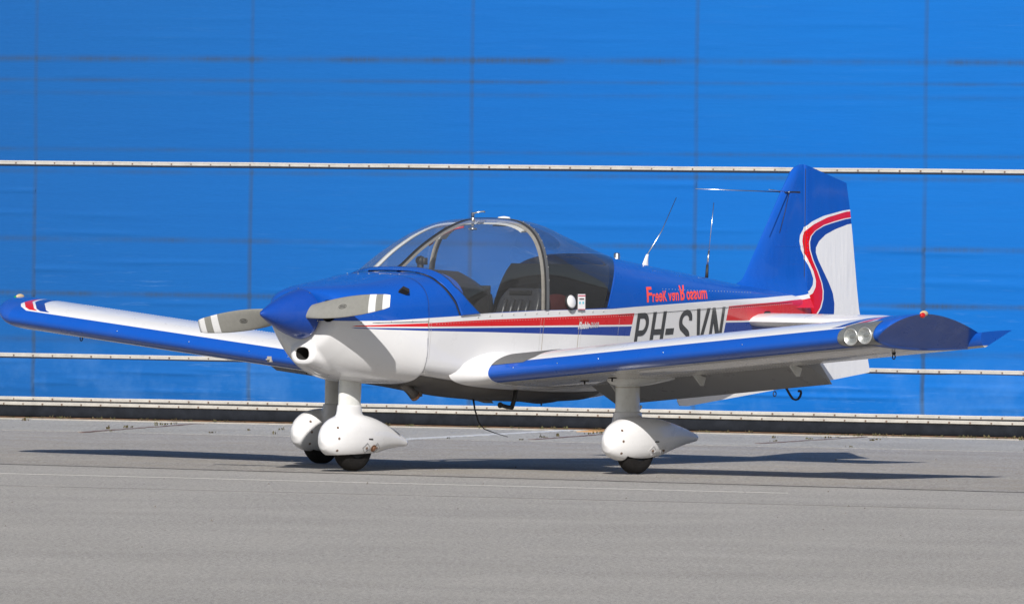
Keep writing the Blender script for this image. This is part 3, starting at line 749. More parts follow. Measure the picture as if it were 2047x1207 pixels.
# ---- spinner and propeller
PX, PZ, PR = .365, 1.112, .885
prof = []
for i in range(25):
    t = i / 24; prof.append((.425 * t, .178 * (1.34 * t - .34 * t * t) + .010 * min(1, t * 30) * (1 - t) if t else .001))
prof.append((.437, .176)); prof.append((.440, .165)); prof.append((.440, .0))
b = MB(); b.lathe(prof, (0, 0, PZ), 'x', 48); spin = b.build('spinner', 'spinner', P, auto=50)
rivets('spinner_screws', [((.42, .178 * math.cos(a), PZ + .178 * math.sin(a)), (0, math.cos(a), math.sin(a))) for a in [math.radians(q) for q in range(15, 375, 36)]], spin, .006, 'alu')
prop = D.objects.new('propeller', None); COL.objects.link(prop); prop.parent = P; prop.matrix_parent_inverse = Matrix.Translation(-plane.location); prop.location = (PX, 0, PZ)
def blade(sgn):
    ROLL = math.radians(6.6)
    rows = []; rs = lin(.06, PR, 40)
    for r in rs:
        q = r / PR
        ch = spl([(.06, .085), (.16, .118), (.30, .148), (.5, .160), (.7, .150), (.85, .128), (.95, .108), (1.0, .088)], q)
        th = spl([(.06, .085), (.16, .055), (.3, .034), (.6, .019), (1.0, .009)], q)
        tw = math.radians(spl([(.06, 40), (.2, 38), (.5, 24), (.75, 17), (1, 13)], q))
        row = []
        for k in range(20):
            a = 2 * math.pi * k / 20; c = math.cos(a) * ch / 2; t = math.sin(a) * th / 2 * (1 if math.sin(a) < 0 else .6)
            # chord c lies along z (rotation plane), thickness along x; then pitch
            zz = c * math.cos(tw) - t * math.sin(tw); xx = c * math.sin(tw) + t * math.cos(tw)
            row.append((r, xx, zz))
        rows.append(row)
    out = []
    for row in rows:
        o2 = []
        for r, xx, zz in row:
            y = -r; z = zz; x = xx * 1.0
            # roll about the hub axis so that this blade rises outboard
            y, z = y * math.cos(ROLL) + z * math.sin(ROLL), -y * math.sin(ROLL) + z * math.cos(ROLL)
            if sgn < 0: y, z = -y, -z
            o2.append((PX + x, y, PZ + z))
        out.append(o2)
    b = MB(); b.grid(out, True, True)
    me_m = []
    o = b.build('blade', None, prop if False else None, mats=['grey_prop', 'white'])
    for f in o.data.polygons:
        c = f.center; r = math.hypot(c.y, c.z - PZ)
        f.material_index = 1 if (r > .815 or .705 < r < .765) else 0
    o.parent = P; o.matrix_parent_inverse = Matrix.Translation(-plane.location); o.name = 'propeller_blade'
    # maker's emblem: a thin dark oval with two bars
    e = MB()
    def onb(r, c):    # point on the forward face
        q = r / PR; tw = math.radians(spl([(.06, 40), (.2, 38), (.5, 24), (.75, 17), (1, 13)], q)); th = spl([(.06, .085), (.16, .055), (.3, .034), (.6, .019), (1.0, .009)], q)
        ch = spl([(.06, .085), (.16, .118), (.30, .148), (.5, .160), (.7, .150)], q)
        t = -th / 2 * math.sqrt(max(0, 1 - (2 * c / ch) ** 2)) - .002
        zz = c * math.cos(tw) - t * math.sin(tw); xx = c * math.sin(tw) + t * math.cos(tw)
        y, z = -r, zz; y, z = y * math.cos(ROLL) + z * math.sin(ROLL), -y * math.sin(ROLL) + z * math.cos(ROLL)
        if sgn < 0: y, z = -y, -z
        return Vector((PX + xx, y, PZ + z))
    r0, c0 = .46, .0
    e.grid([[onb(r0 + a * math.cos(t), c0 + bb * math.sin(t)) for a, bb in ((.036, .0165), (.033, .0138))] for t in lin(0, 2 * math.pi, 33)])
    for c1, l in ((-.0045, .024), (.0045, .024)):
        e.grid([[onb(r0 - l + 2 * l * q, c1 + .0016), onb(r0 - l + 2 * l * q, c1 - .0016)] for q in lin(0, 1, 9)])
    e.build('emblem', 'black', o, recalc=False, smooth=False)
    return o
D.objects.remove(prop)
blade(1); blade(-1)

# ---- canopy: blue skirt, front glazing, hoops, rear glazing
xf = [solve_x(xf_z, t, 1.45) for t in TH]; xg = [solve_x(xg_z, t, 1.6) for t in TH]
b = MB(); b.grid([[S(a + (c - a) * k, t, .012) for a, c, t in zip(xf, xg, TH)] for k in lin(0, 1, 9)])
sk = b.build('canopy_skirt', 'livery', P); solid(sk, .004)
hull_strip('skirt_shadow_gap', [S(a - .004, t, .002, spl(ZTD, a)) for a, t in zip(xf, TH)][1:-1], .014, 'gap', sk, .002)  # black strip drawn for the shadow gap at the skirt's front edge
BOW = 2.505
b = MB(); b.grid([[S(a - .004 + (BOW - a + .004) * k, t, .008 - .004 * k) for a, t in zip(xg, TH)] for k in lin(0, 1, 30)])
can = b.build('canopy_glazing', 'glass', P)
xr = [solve_x(xr_z, t, 3.4) for t in TH]
b = MB(); b.grid([[S(BOW + .03 + (a + .006 - BOW - .03) * k, t, .003) for a, t in zip(xr, TH)] for k in lin(0, 1, 24)])
rear = b.build('rear_glazing', 'glass_rear', P)
hull_strip('glazing_edge', [S(a + .008, t, .001) for a, t in zip(xr, TH)][1:-1], .014, 'blue', rear, .004)
hull_strip('glazing_edge', [S(a - .002, t, .0125) for a, t in zip(xg, TH)][1:-1], .007, 'gap', can, .003)
# lower edge strips
def hoop(name, x0, x1, o0, o1, mat, parent, th=TH):
    b = MB(); rows = []
    for t in th: rows.append([S(x0, t, o1), S(x1, t, o1), S(x1, t, o0), S(x0, t, o0)])
    b.grid(rows, True, True); return b.build(name, mat, parent, auto=40)
fr = hoop('canopy_hoop', BOW + .004, BOW + .038, -.010, .007, 'grey_frame', can)
hoop('hoop_seal', BOW - .004, BOW + .004, -.010, .0075, 'black', fr)
hoop('hoop_lining', BOW - .020, BOW - .003, -.020, -.004, 'beige', fr)
hoop('hoop_lining', BOW - .05, BOW + .03, -.038, -.024, 'head', fr, [t for t in TH if .95 < t < 2.4])
rivets('hoop_rivets', [(S(BOW + .036, t, .008), S(BOW + .036, t, .02) - S(BOW + .036, t, 0)) for t in lin(.15, 1.2, 9)], fr, .004)
# centre strip of the windscreen: dark outside, beige inside
def rail(name, th0, x0, x1, w, o0, o1, mat, parent, n=24, xw=None):
    b = MB(); rows = []
    for x in lin(x0, x1, n):
        p = S(x, th0); c = Vector((0, w / 2, 0)); nz = Vector((-.35, 0, 1)).normalized()
        rows.append([p - c + nz * o0, p + c + nz * o0, p + c + nz * o1, p - c + nz * o1])
    b.grid(rows, True, True); return b.build(name, mat, parent, auto=40)
rail('windscreen_strip', math.pi / 2, 1.50, 2.31, .017, -.002, .009, 'black', can)
rail('windscreen_strip_lining', math.pi / 2, 1.50, 2.45, .026, -.022, -.006, 'beige', can)
# white strip along the starboard shoulder of the canopy
b = MB(); rows = []
for x in lin(1.50, 2.48, 30):
    t0 = math.pi - th_of_z(x, spl(ZM, x) + (spl(ZT, x) - spl(ZM, x)) * .955); p = S(x, t0, -.010); q = S(x, t0 - .09, -.010); r = Vector((0, 0, -.018))
    rows.append([p, q, q + r, p + r])
b.grid(rows, True, True); b.build('shoulder_strip', 'head', can)
# latch handle through the roof, vent cap
b = MB(); lx, lz = 2.335, spl(ZT, 2.335)
b.lathe([(-.05, .010), (.0, .012), (.012, .020), (.014, .012), (.05, .012), (.055, .0)], (lx, 0, lz), 'z', 14)
b.tube([(lx, 0, lz + .046), (lx + .035, -.03, lz + .056), (lx + .06, -.055, lz + .06), (lx + .066, -.06, lz + .054)], .006, 8)
b.lathe([(-.075, .0), (-.072, .030), (-.062, .034), (-.055, .010)], (lx, 0, lz), 'z', 14)
b.build('canopy_latch', 'alu', can)
zz = spl(ZT, 2.69); b = MB(); b.lathe([(-.02, .05), (.008, .05), (.024, .042), (.030, .0)], (2.69, 0, zz), 'z', 24); b.build('roof_cap', 'white', can)
b = MB(); b.lathe([(-.03, .0), (-.028, .08), (-.02, .085), (-.012, .03)], (2.69, 0, zz - .015), 'z', 24); b.build('dome_lamp', 'black', can)
# grab handle in red
b = MB(); b.tube([(2.30, .34, 1.62), (2.28, .36, 1.60), (2.30, .30, 1.66), (2.36, .20, 1.72), (2.38, .12, 1.735)], .009, 6); b.build('grab_handle', 'redstrap', can)

# ---- cabin: floor and sides, glareshield, seats, vents
b = MB(); rows = []
for x in lin(1.30, 3.75, 20):
    w = spl(W, x) - .03; zm = spl(ZM, x) - .01; rows.append([(x, -w, zm), (x, -w + .02, .80), (x, -w + .1, .70), (x, w - .1, .70), (x, w - .02, .80), (x, w, zm)])
b.grid(rows); b.build('cabin_lining', 'tub', P)
b = MB(); rows = []
for x, z, w in ((1.50, 1.425, .40), (1.66, 1.434, .43), (1.84, 1.425, .45), (1.96, 1.375, .47), (1.98, 1.10, .48)):
    r = []
    for i in range(25):
        q = -1 + 2 * i / 24; drop = .02 * abs(q) ** 2 + (.10 * max(0, abs(q) - .62) / .38)
        r.append((x + .03 * abs(q), w * q, z - drop if z > 1.2 else z))
    rows.append(r)
b.grid(rows); gl = b.build('glareshield', 'panel', P); solid(gl, .02)
b = MB(); b.box((1.955, -.46, 1.0), (1.985, .46, 1.32)); b.build('instrument_panel', 'panel', P, smooth=False)
for y in (-.34, -.20, .2, .34):
    b = MB(); b.lathe([(0, .0), (0, .04), (.008, .043), (.008, .0)], (1.985, y, 1.20), 'x', 18); b.build('gauge', 'black', P)
b = MB(); cx, cy, cz = 1.80, .04, 1.492
prof = [(-.036 + .072 * i / 10, .036 * math.sqrt(max(0, 1 - ((i - 5) / 5) ** 2))) for i in range(11)]
b.lathe(prof, (cx, cy, cz), 'z', 16); b.tube([(cx, cy, 1.40), (cx, cy, 1.47)], .024, 12); b.box((cx - .02, cy - .05, cz - .03), (cx + .02, cy - .026, cz + .02)); b.build('compass', 'black', P)
for dy in (-.075, .075):
    b = MB(); b.tube([(2.06, -.26 + dy, 1.12), (2.06, -.26 + dy * 1.25, 1.19), (2.045, -.26 + dy, 1.23)], .012, 8); b.build('control_grip', 'black', P)
def seat(yc):
    root = None
    b = MB(); rows = []
    # backrest: rounded slab leaning aft with two head-side shoulders
    for i in range(13):
        t = i / 12; z = .80 + .50 * t; x = 2.42 + .20 * t; w = .205 * (1 - .10 * t - .26 * max(0, t - .78) / .22 * max(0, t - .78) / .22)
        r = []
        for k in range(24):
            a = 2 * math.pi * k / 24; px = .045 * spow(math.sin(a), .7) * (1 - .55 * max(0, t - .85) / .15); py = w * spow(math.cos(a), .45)
            bol = .018 * abs(math.cos(a)) ** 3 if math.sin(a) < 0 else 0
            r.append((x + px - bol, yc + py, z))
        rows.append(r)
    b.grid(rows, True, True); bk = b.build('seat_back', 'leather', P)
    for j in range(4):
        y = yc - .105 + .07 * j; c = MB(); c.tube([(2.40 + .20 * t - .034, y, .82 + .50 * t) for t in lin(.1, .80, 6)], .016, 8); c.build('seat_flute', 'leather', bk)
    c = MB(); c.box((2.555, yc - .10, 1.255), (2.575, yc + .10, 1.285)); bevel(c.build('head_pad', 'black', bk, smooth=False), .004)
    b = MB(); rows = []
    for x, h in ((1.98, .02), (2.0, .06), (2.2, .07), (2.42, .05), (2.44, .02)):
        rows.append([(x, yc + .21 * spow(math.cos(2 * math.pi * k / 20), .5), .80 + h * spow(math.sin(2 * math.pi * k / 20), .6)) for k in range(20)])
    b.grid(rows, True, True); b.build('seat_cushion', 'leather', P)
seat(-.265); seat(.265)
b = MB(); b.box((2.0, -.05, .80), (2.55, .05, 1.13)); bevel(b.build('centre_console', 'tan', P, smooth=False), .02)
# luggage space behind the seats: dark bulkhead with maroon side trim
b = MB(); rows = []
for z in lin(.8, 1.475, 14):
    x = 3.12 + .42 * max(0, z - 1.1); wy = -side_y(x, z, 0) - .012
    rows.append([(x + .06 * abs(q) ** 3, wy * q, z) for q in lin(-1, 1, 13)])
b.grid(rows); b.build('rear_bulkhead', 'cloth', P)
b = MB(); rows = []
for x in lin(2.75, 3.22, 14):
    zt = 1.145 + .115 * math.sin(math.pi * min(1, .12 + (x - 2.75) / .50)) ** .7; rows.append([(x, -.30, 1.0), (x, -.30, zt)])
b.grid(rows); solid(b.build('side_trim', 'maroon', P), .02)
# headset resting behind the seat, fresh-air vent and placard on the rear glazing
b = MB(); b.tube([(2.66, -.38, 1.12), (2.66, -.38, 1.24), (2.69, -.36, 1.25), (2.72, -.35, 1.20), (2.72, -.35, 1.10)], .045, 12); b.build('headset', 'black', P)
def on_rear(x, z, off=.006):
    n = S(x, th_of_z(x, z), off); return n
vx, vz = 2.79, 1.205; c = on_rear(vx, vz, .004); nr = Vector((0, -1, .12))
b = MB(); b.disc(c, nr, .060, .012, 28); b.build('vent_ring', 'black', rear)
b = MB(); b.disc(c + nr.normalized() * .012, nr, .050, .010, 28, dome=True); b.build('vent_cap', 'white', rear)
b = MB(); q = on_rear(2.86, 1.207, .010); b.box((2.873, q.y - .002, 1.150), (2.955, q.y + .001, 1.262)); pl = b.build('placard', plain('printed placard', (0.74, 0.72, 0.74), .5), rear, smooth=False)
M['crimson'] = plain('crimson print', (0.5, .03, .08), .5)
for z0, z1 in ((1.247, 1.254), (1.150, 1.155)):
    b = MB(); b.box((2.873, q.y - .0035, z0), (2.955, q.y - .002, z1)); b.build('placard_border', 'crimson', pl, smooth=False)
b = MB()
for k in range(6): b.box((2.888 + k * .009, q.y - .0035, 1.222), (2.894 + k * .009, q.y - .002, 1.232))
b.build('placard_print', 'black', pl, smooth=False)
b = MB(); b.disc((2.893, q.y - .002, 1.20), (0, -1, 0), .010, .0015, 12); b.disc((2.930, q.y - .002, 1.20), (0, -1, 0), .010, .0015, 12); b.build('placard_symbol', plain('cyan print', (0.15, .5, .62), .5), pl, smooth=False)

# ---- lettering on the skin
def on_side(x, z, off=.0028): return Vector((x, side_y(x, z, off), z))
def poly_on_side(name, polys, mat, parent, off=.0028):
    """polys: lists of (x, z) outlines; meshed fine enough to follow the skin"""
    bm = bmesh.new()
    for pl in polys:
        vs = [bm.verts.new((x, 0, z)) for x, z in pl]
        bm.faces.new(vs)
    bmesh.ops.triangulate(bm, faces=bm.faces)
    for _ in range(3):
        le = [e for e in bm.edges if e.calc_length() > .03]
        if le: bmesh.ops.subdivide_edges(bm, edges=le, cuts=1)
        bmesh.ops.triangulate(bm, faces=bm.faces)
    for v in bm.verts: v.co = on_side(v.co.x, v.co.z, off)
    for f in bm.faces:
        f.normal_update()
        if f.normal.y > 0: f.normal_flip()
    me = D.meshes.new(name); bm.to_mesh(me); bm.free(); me.materials.append(M[mat])
    o = D.objects.new(name, me); COL.objects.link(o); setparent(o, parent); return o
HR = .30
def baseline(x): return 1.124 + .0372 * (x - 3.66) - HR
def place(polys, x0, w): return [[(x0 + a * w + (bb - 1) * .018, baseline(x0 + a * w) + bb * HR) for a, bb in p] for p in polys]
def arc(cx, cy, rx, ry, a0, a1, n=14): return [(cx + rx * math.cos(math.radians(a0 + (a1 - a0) * i / n)), cy + ry * math.sin(math.radians(a0 + (a1 - a0) * i / n))) for i in range(n + 1)]
def band(path_o, path_i): return [[path_o[i], path_o[i + 1], path_i[i + 1], path_i[i]] for i in range(len(path_o) - 1)]
st, ht = .25, .135
Pl = [[(0, 0), (st, 0), (st, 1), (0, 1)]] + [[(st, 1), (st, 1 - ht), (.52, 1 - ht), (.52, 1)], [(st, .44), (st, .44 + ht), (.52, .44 + ht), (.52, .44)]] + band(arc(.52, .72, .48, .28, 90, -90), arc(.52, .72, .48 - st, .28 - ht, 90, -90))
Hl = [[(0, 0), (st, 0), (st, 1), (0, 1)], [(1 - st, 0), (1, 0), (1, 1), (1 - st, 1)], [(st, .44), (1 - st, .44), (1 - st, .575), (st, .575)]]
Dl = [[(0, .42), (1, .42), (1, .57), (0, .57)]]
so_ = arc(.5, .745, .5, .255, -5, 180, 14) + arc(.5, .745, .5, .30, 190, 232, 4) ; si_ = arc(.5, .745, .5 - st, .255 - ht, -5, 180, 14) + arc(.5, .745, .5 - st, .14, 190, 232, 4)
so2 = arc(.5, .255, .5, .255, -180 + 5, 0, 14) + arc(.5, .255, .5, .30, 10, 52, 4); si2 = arc(.5, .255, .5 - st, .255 - ht, -180 + 5, 0, 14) + arc(.5, .255, .5 - st, .14, 10, 52, 4)
Sl = band(so_, si_) + band(so2, si2) + [[so_[-1], si_[-1], so2[-1], si2[-1]]]
Vl = [[(0, 1), (st, 1), (.60, 0), (.40, 0)], [(1 - st, 1), (1, 1), (.62, 0), (.5, 0), (.5, .28)]]
Nl = [[(0, 0), (st * .9, 0), (st * .9, 1), (0, 1)], [(1 - st * .9, 0), (1, 0), (1, 1), (1 - st * .9, 1)], [(st * .9, 1), (st * .9, .62), (1 - st * .9, 0), (1 - st * .9, .38)]]
# baseline runs parallel to the stripe; letters P H - S V N
for lt, x0, w in ((Pl, 3.655, .170), (Hl, 3.868, .186), (Dl, 4.075, .115), (Sl, 4.248, .184), (Vl, 4.480, .198), (Nl, 4.707, .187)):
    poly_on_side('registration_letter', place(lt, x0, w), 'letter', fus)

def text_mesh(s, offset=0.0, shear=0.0):
    c = D.curves.new('t', 'FONT'); c.body = s; c.offset = offset; c.shear = shear; c.resolution_u = 4; c.fill_mode = 'FRONT'
    o = D.objects.new('t', c); COL.objects.link(o); me = evaluated(o); D.objects.remove(o)
    v = [tuple(q.co) for q in me.vertices]; f = [tuple(p.vertices) for p in me.polygons]; D.meshes.remove(me)
    return v, f
def glyph_on_side(name, s, x0, w, z0, h, mat, parent, flip=False, offset=.02, shear=0.0, slope=0.0, off=.003, mx=False):
    v, f = text_mesh(s, offset, shear)
    if not v: return
    xa = min(q[0] for q in v); xb = max(q[0] for q in v); ya = min(q[1] for q in v); yb = max(q[1] for q in v)
    bm = bmesh.new(); vs = []
    for q in v:
        a = (q[0] - xa) / (xb - xa); c = (q[1] - ya) / (yb - ya)
        if flip: c = 1 - c
        if mx: a = 1 - a
        vs.append(bm.verts.new((x0 + a * w, 0, z0 + slope * a * w + c * h)))
    for q in f:
        try: bm.faces.new([vs[i] for i in q])
        except ValueError: pass
    bmesh.ops.triangulate(bm, faces=bm.faces)
    for _ in range(2):
        le = [e for e in bm.edges if e.calc_length() > .03]
        if le: bmesh.ops.subdivide_edges(bm, edges=le, cuts=1); bmesh.ops.triangulate(bm, faces=bm.faces)
    for q in bm.verts: q.co = on_side(q.co.x, q.co.z, off)
    for q in bm.faces:
        q.normal_update()
        if q.normal.y > 0: q.normal_flip()
    me = D.meshes.new(name); bm.to_mesh(me); bm.free(); me.materials.append(M[mat])
    o = D.objects.new(name, me); COL.objects.link(o); setparent(o, parent); return o
# name on the turtle deck: some of its letters stand on their heads
NB = 1.203; sl_ = .0305
def nz(x): return NB + sl_ * (x - 3.79)
for ch, x0, w, h, fl in (('F', 3.765, .072, .112, 0), ('r', 3.842, .036, .060, 0), ('e', 3.882, .048, .064, 2), ('e', 3.934, .048, .064, 2), ('K', 3.988, .056, .078, 0),
                         ('v', 4.062, .050, .058, 0), ('a', 4.116, .046, .060, 1), ('n', 4.168, .044, .060, 0), ('R', 4.235, .080, .110, 1), ('o', 4.322, .052, .064, 0),
                         ('s', 4.374, .048, .064, 1), ('s', 4.426, .048, .064, 1), ('u', 4.480, .052, .062, 0), ('m', 4.540, .080, .064, 0)):
    glyph_on_side('name_letter', ch, x0, w, nz(x0), h, 'orange', fus, flip=fl == 1, mx=fl == 2, offset=.024, slope=sl_)
glyph_on_side('maker_script', 'Robin', 2.905, .140, 1.010, .052, 'white', fus, offset=.03, shear=.45, slope=.02)
glyph_on_side('type_number', '2160', 3.052, .105, 1.018, .042, 'chrome_text', fus, offset=.03, shear=.2, slope=.02)

# ---- wings
LEX, CH = 1.765, 1.49
def zle(y): return .64 + .0965 * abs(y)
def af(c, up):
    """section ordinate as fraction of chord (thickness about 15.5%, camber 3%)"""
    t = .158; yt = 5 * t * (.2969 * math.sqrt(c) - .126 * c - .3516 * c * c + .2843 * c ** 3 - .1036 * c ** 4)
    m, p = .030, .30; yc = m / p ** 2 * (2 * p * c - c * c) if c < p else m / (1 - p) ** 2 * (1 - 2 * p + 2 * p * c - c * c)
    return yc + yt if up else yc - yt
INC = .088 / CH
def wpt(c, up, y, s, lex=LEX, ch=CH, k=1.0, dz=0.0):
    return Vector((lex + c * ch, s * y, zle(y) + dz - c * ch * INC + af(c, up) * ch * k))
def sect(y, s, c1=.765, n=26):
    cs = [c1 * (1 - math.cos(math.pi / 2 * i / (n - 1))) for i in range(n)]
    return [wpt(c, True, y, s) for c in cs[::-1]] + [wpt(c, False, y, s) for c in cs[1:]]
def control(name, s, y0, y1, c0, defl, parent, wing):
    """trailing surface hinged at chord fraction c0 (radians positive = down)"""
    rows = []
    for y in lin(y0, y1, 12):
        hz = (wpt(c0 + .012, True, y, s) + wpt(c0 + .012, False, y, s)) / 2; hz.z -= .012; r = []
        cs = lin(c0 + .012, 1.0, 8)
        ring = [wpt(c, True, y, s) for c in cs[::-1]]
        th = (ring[-1] - wpt(cs[0], False, y, s)).length / 2; mid = (ring[-1] + wpt(cs[0], False, y, s)) / 2
        ring += [mid + Vector((-th * .55 * math.sin(a), 0, th * math.cos(a))) for a in lin(.4, math.pi - .4, 5)]
        ring += [wpt(c, False, y, s) + Vector((0, 0, -.002 if c > .99 else 0)) for c in cs]
        for q in ring:
            d = q - hz; ca, sa = math.cos(defl), math.sin(defl)
            r.append(hz + Vector((d.x * ca + d.z * sa, 0, -d.x * sa + d.z * ca)) + Vector((.012, 0, 0)))
        rows.append(r)
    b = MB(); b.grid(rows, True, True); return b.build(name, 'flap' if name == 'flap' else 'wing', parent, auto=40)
Y_TIP = 3.97
def wing(s):
    ys = [.42, .62, .80, 1.2, 1.6, 2.0, 2.6, 2.9, 3.3, 3.6, 3.78, 3.88, Y_TIP]
    C1 = .765
    rows = [sect(y, s, C1) for y in ys]
    b = MB()
    if s < 0:
        b.grid(rows, True, True)
    else: b.grid(rows, True, True)
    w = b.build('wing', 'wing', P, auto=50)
    # root trailing edge between fuselage and flap
    rows = []
    for y in (.30, .60):
        cs = lin(C1 + .001, 1.0, 6); rows.append([wpt(c, True, y, s) for c in cs] + [wpt(c, False, y, s) + Vector((0, 0, -.001)) for c in cs[::-1]])
    b = MB(); b.grid(rows, True, True); b.build('wing_root_trailing_edge', 'white', w, auto=40)
    # tip cap with raked, flat outer face
    cs = [.0] + [1.0 * (1 - math.cos(math.pi / 2 * i / 25)) for i in range(1, 26)]; cs = [min(c, .80) for c in cs]
    cs = sorted(set(round(c, 5) for c in cs)); rows = []
    N = len(cs)
    ZB0 = min(wpt(c, False, Y_TIP, s).z for c in cs); ZT0 = max(wpt(c, True, Y_TIP, s).z for c in cs)
    def cap_ring(tu, tl, shr, k):
        r = []
        for up in (True, False):
            seq = cs[::-1] if up else cs[1:]
            for c in seq:
                y = Y_TIP + (tu if up else tl)
                p0 = wpt(c, up, Y_TIP, s); f = max(0, min(1, (p0.z - ZB0) / (ZT0 - ZB0)))
                y = Y_TIP + tl + (tu - tl) * f
                le = shr * (1 - c) ** 2
                p = wpt(c, up, y, s); zc = (wpt(c, True, y, s).z * .55 + wpt(c, False, y, s).z * .45)
                r.append(Vector((p.x + le, p.y, zc + (p.z - zc) * k)))
        return r
    for tu, tl, shr, k in ((.0, .0, 0, 1), (.10, .004, .003, 1), (.17, .008, .012, .985), (.210, .012, .026, .955), (.226, .014, .040, .915), (.222, .014, .048, .895)): rows.append(cap_ring(tu, tl, shr, k))
    b = MB(); b.grid(rows, True); b.v = b.v; n = len(rows[0]); last = [len(b.v) - n + i for i in range(n)]
    b.f.append(tuple(last)); b.m.append(0)
    first = [i for i in range(n)]
    b.build('wing_tip', 'blue', w, auto=32, weld=.0003)
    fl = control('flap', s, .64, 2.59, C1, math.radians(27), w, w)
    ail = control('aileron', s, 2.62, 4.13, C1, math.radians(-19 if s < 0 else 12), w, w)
    for y in (.9, 1.66, 2.52):
        q = wpt(C1 - .02, False, y, s); b = MB()
        b.add([q + Vector((-.09, -.006, .02)), q + Vector((.075, -.006, -.015)), q + Vector((.05, -.006, -.075)), q + Vector((.02, -.006, -.075)),
               q + Vector((-.09, .006, .02)), q + Vector((.075, .006, -.015)), q + Vector((.05, .006, -.075)), q + Vector((.02, .006, -.075))], [(0, 1, 2, 3), (7, 6, 5, 4), (0, 4, 5, 1), (1, 5, 6, 2), (2, 6, 7, 3), (3, 7, 4, 0)])
        b.build('flap_bracket', 'strut', w, smooth=False)
    # tie-down ring
    q = wpt(.40, False, 3.775, s); b = MB(); b.box((q.x - .006, q.y - .012, q.z - .012), (q.x + .006, q.y + .012, q.z + .004))
    b.tube([(q.x, q.y - .012 * math.cos(a), q.z - .028 - .017 * math.sin(a)) for a in lin(-math.pi * .6, math.pi * 1.6, 18)], .004, 6); b.build('tie_down_ring', 'black', w)
    # navigation lamp on the tip edge
    q = Vector((2.13, s * (Y_TIP + .225), wpt(.25, True, Y_TIP + .225, s).z - .010))
    b = MB(); rows = []
    for i in range(9):
        t = i / 8; r = .021 * math.sin(math.pi * (t * .9 + .05)) ** .6; rows.append([(q.x - .03 + .085 * t, q.y + r * .8 * math.cos(2 * math.pi * k / 14), q.z + .004 + r * math.sin(2 * math.pi * k / 14)) for k in range(14)])
    b.grid(rows, True, True); nl = b.build('navigation_lamp', 'lens_amber', w)
    b = MB(); rows = []
    for i in range(9):
        t = i / 8; r = .020 * math.sin(math.pi * (t * .94 + .03)) ** .5; rows.append([(q.x - .042 + .05 * t, q.y - s * -.010 + r * .9 * math.cos(2 * math.pi * k / 14), q.z - .008 + r * math.sin(2 * math.pi * k / 14)) for k in range(14)])
    b.grid(rows, True, True); b.build('lamp_lens', 'lens_red' if s < 0 else plain('green lens', (.0, .25, .06), .12, coat=1), nl)
    # rivet lines on the top skin
    rp = []
    for c in (.30, .62):
        for y in lin(.8, 3.6, 110): rp.append((wpt(c, True, y, s), (0, -.09 * s, 1)))
    for c in (.12, .36, .66):
        for y in lin(.8, 3.7, 120): rp.append((wpt(c, False, y, s), (0, .09 * s, -1)))
    for y in lin(.8, 3.6, 7):
        for c in lin(.08, .74, 26): rp.append((wpt(c, False, y, s), (0, .09 * s, -1)))
    rivets('rivets', rp, w, .0036, 'white')
    rivets('nose_screws', [(wpt(.004, True, y, s) + Vector((-.001, 0, 0)), (-1, 0, .2)) for y in (.85, 1.25, 1.62, 2.2, 2.9)], w, .005, 'alu')
    # root fairing swept forward round the nose
    rows = []; n = 24
    for k, t in enumerate(lin(0, 1, 9)):
        y = .47 + .155 * t; e = (1 - t) ** 1.6; ring = []
        cs = [.62 * (1 - math.cos(math.pi / 2 * i / (n - 1))) for i in range(n)]
        lex = LEX - .25 * e; ch = (LEX + .62 * CH - lex) / .62
        for c in cs[::-1]:
            p = wpt(c, True, y, s, lex, ch, 1.0); base = wpt((lex + c * ch - LEX) / CH, True, y, s) if lex + c * ch > LEX else None
            zz = zle(y) - (lex + c * ch - LEX) * INC + af(c, True) * CH * (1 + .16 * e) + .003
            ring.append(Vector((lex + c * ch - .002, s * y, zz)))
        for c in cs[1:]:
            zz = zle(y) - (lex + c * ch - LEX) * INC + af(c, False) * CH * (1 + .10 * e) - .003
            ring.append(Vector((lex + c * ch - .002, s * y, zz)))
        rows.append(ring)
    b = MB(); b.grid(rows, True, True); f = b.build('wing_root_fairing', 'white', w, auto=50)
    hull_strip('fairing_edge', [p + Vector((0, s * .04, 0)) for p in rows[0][6:-8]], .004, 'gap', f, .0) if False else None
    return w
wl = wing(-1); wr = wing(1)
# non-slip walkway beside the cabin on the port wing
rows = []
for c in lin(.022, .60, 30):
    r = []
    for y in lin(.60, .98 - .10 * (1 - min(1, c / .06)), 6): r.append(wpt(c, True, y, -1) + Vector((0, 0, .0035)))
    rows.append(r)
b = MB(); b.grid(rows); b.build('wing_walkway', 'walkway', wl)
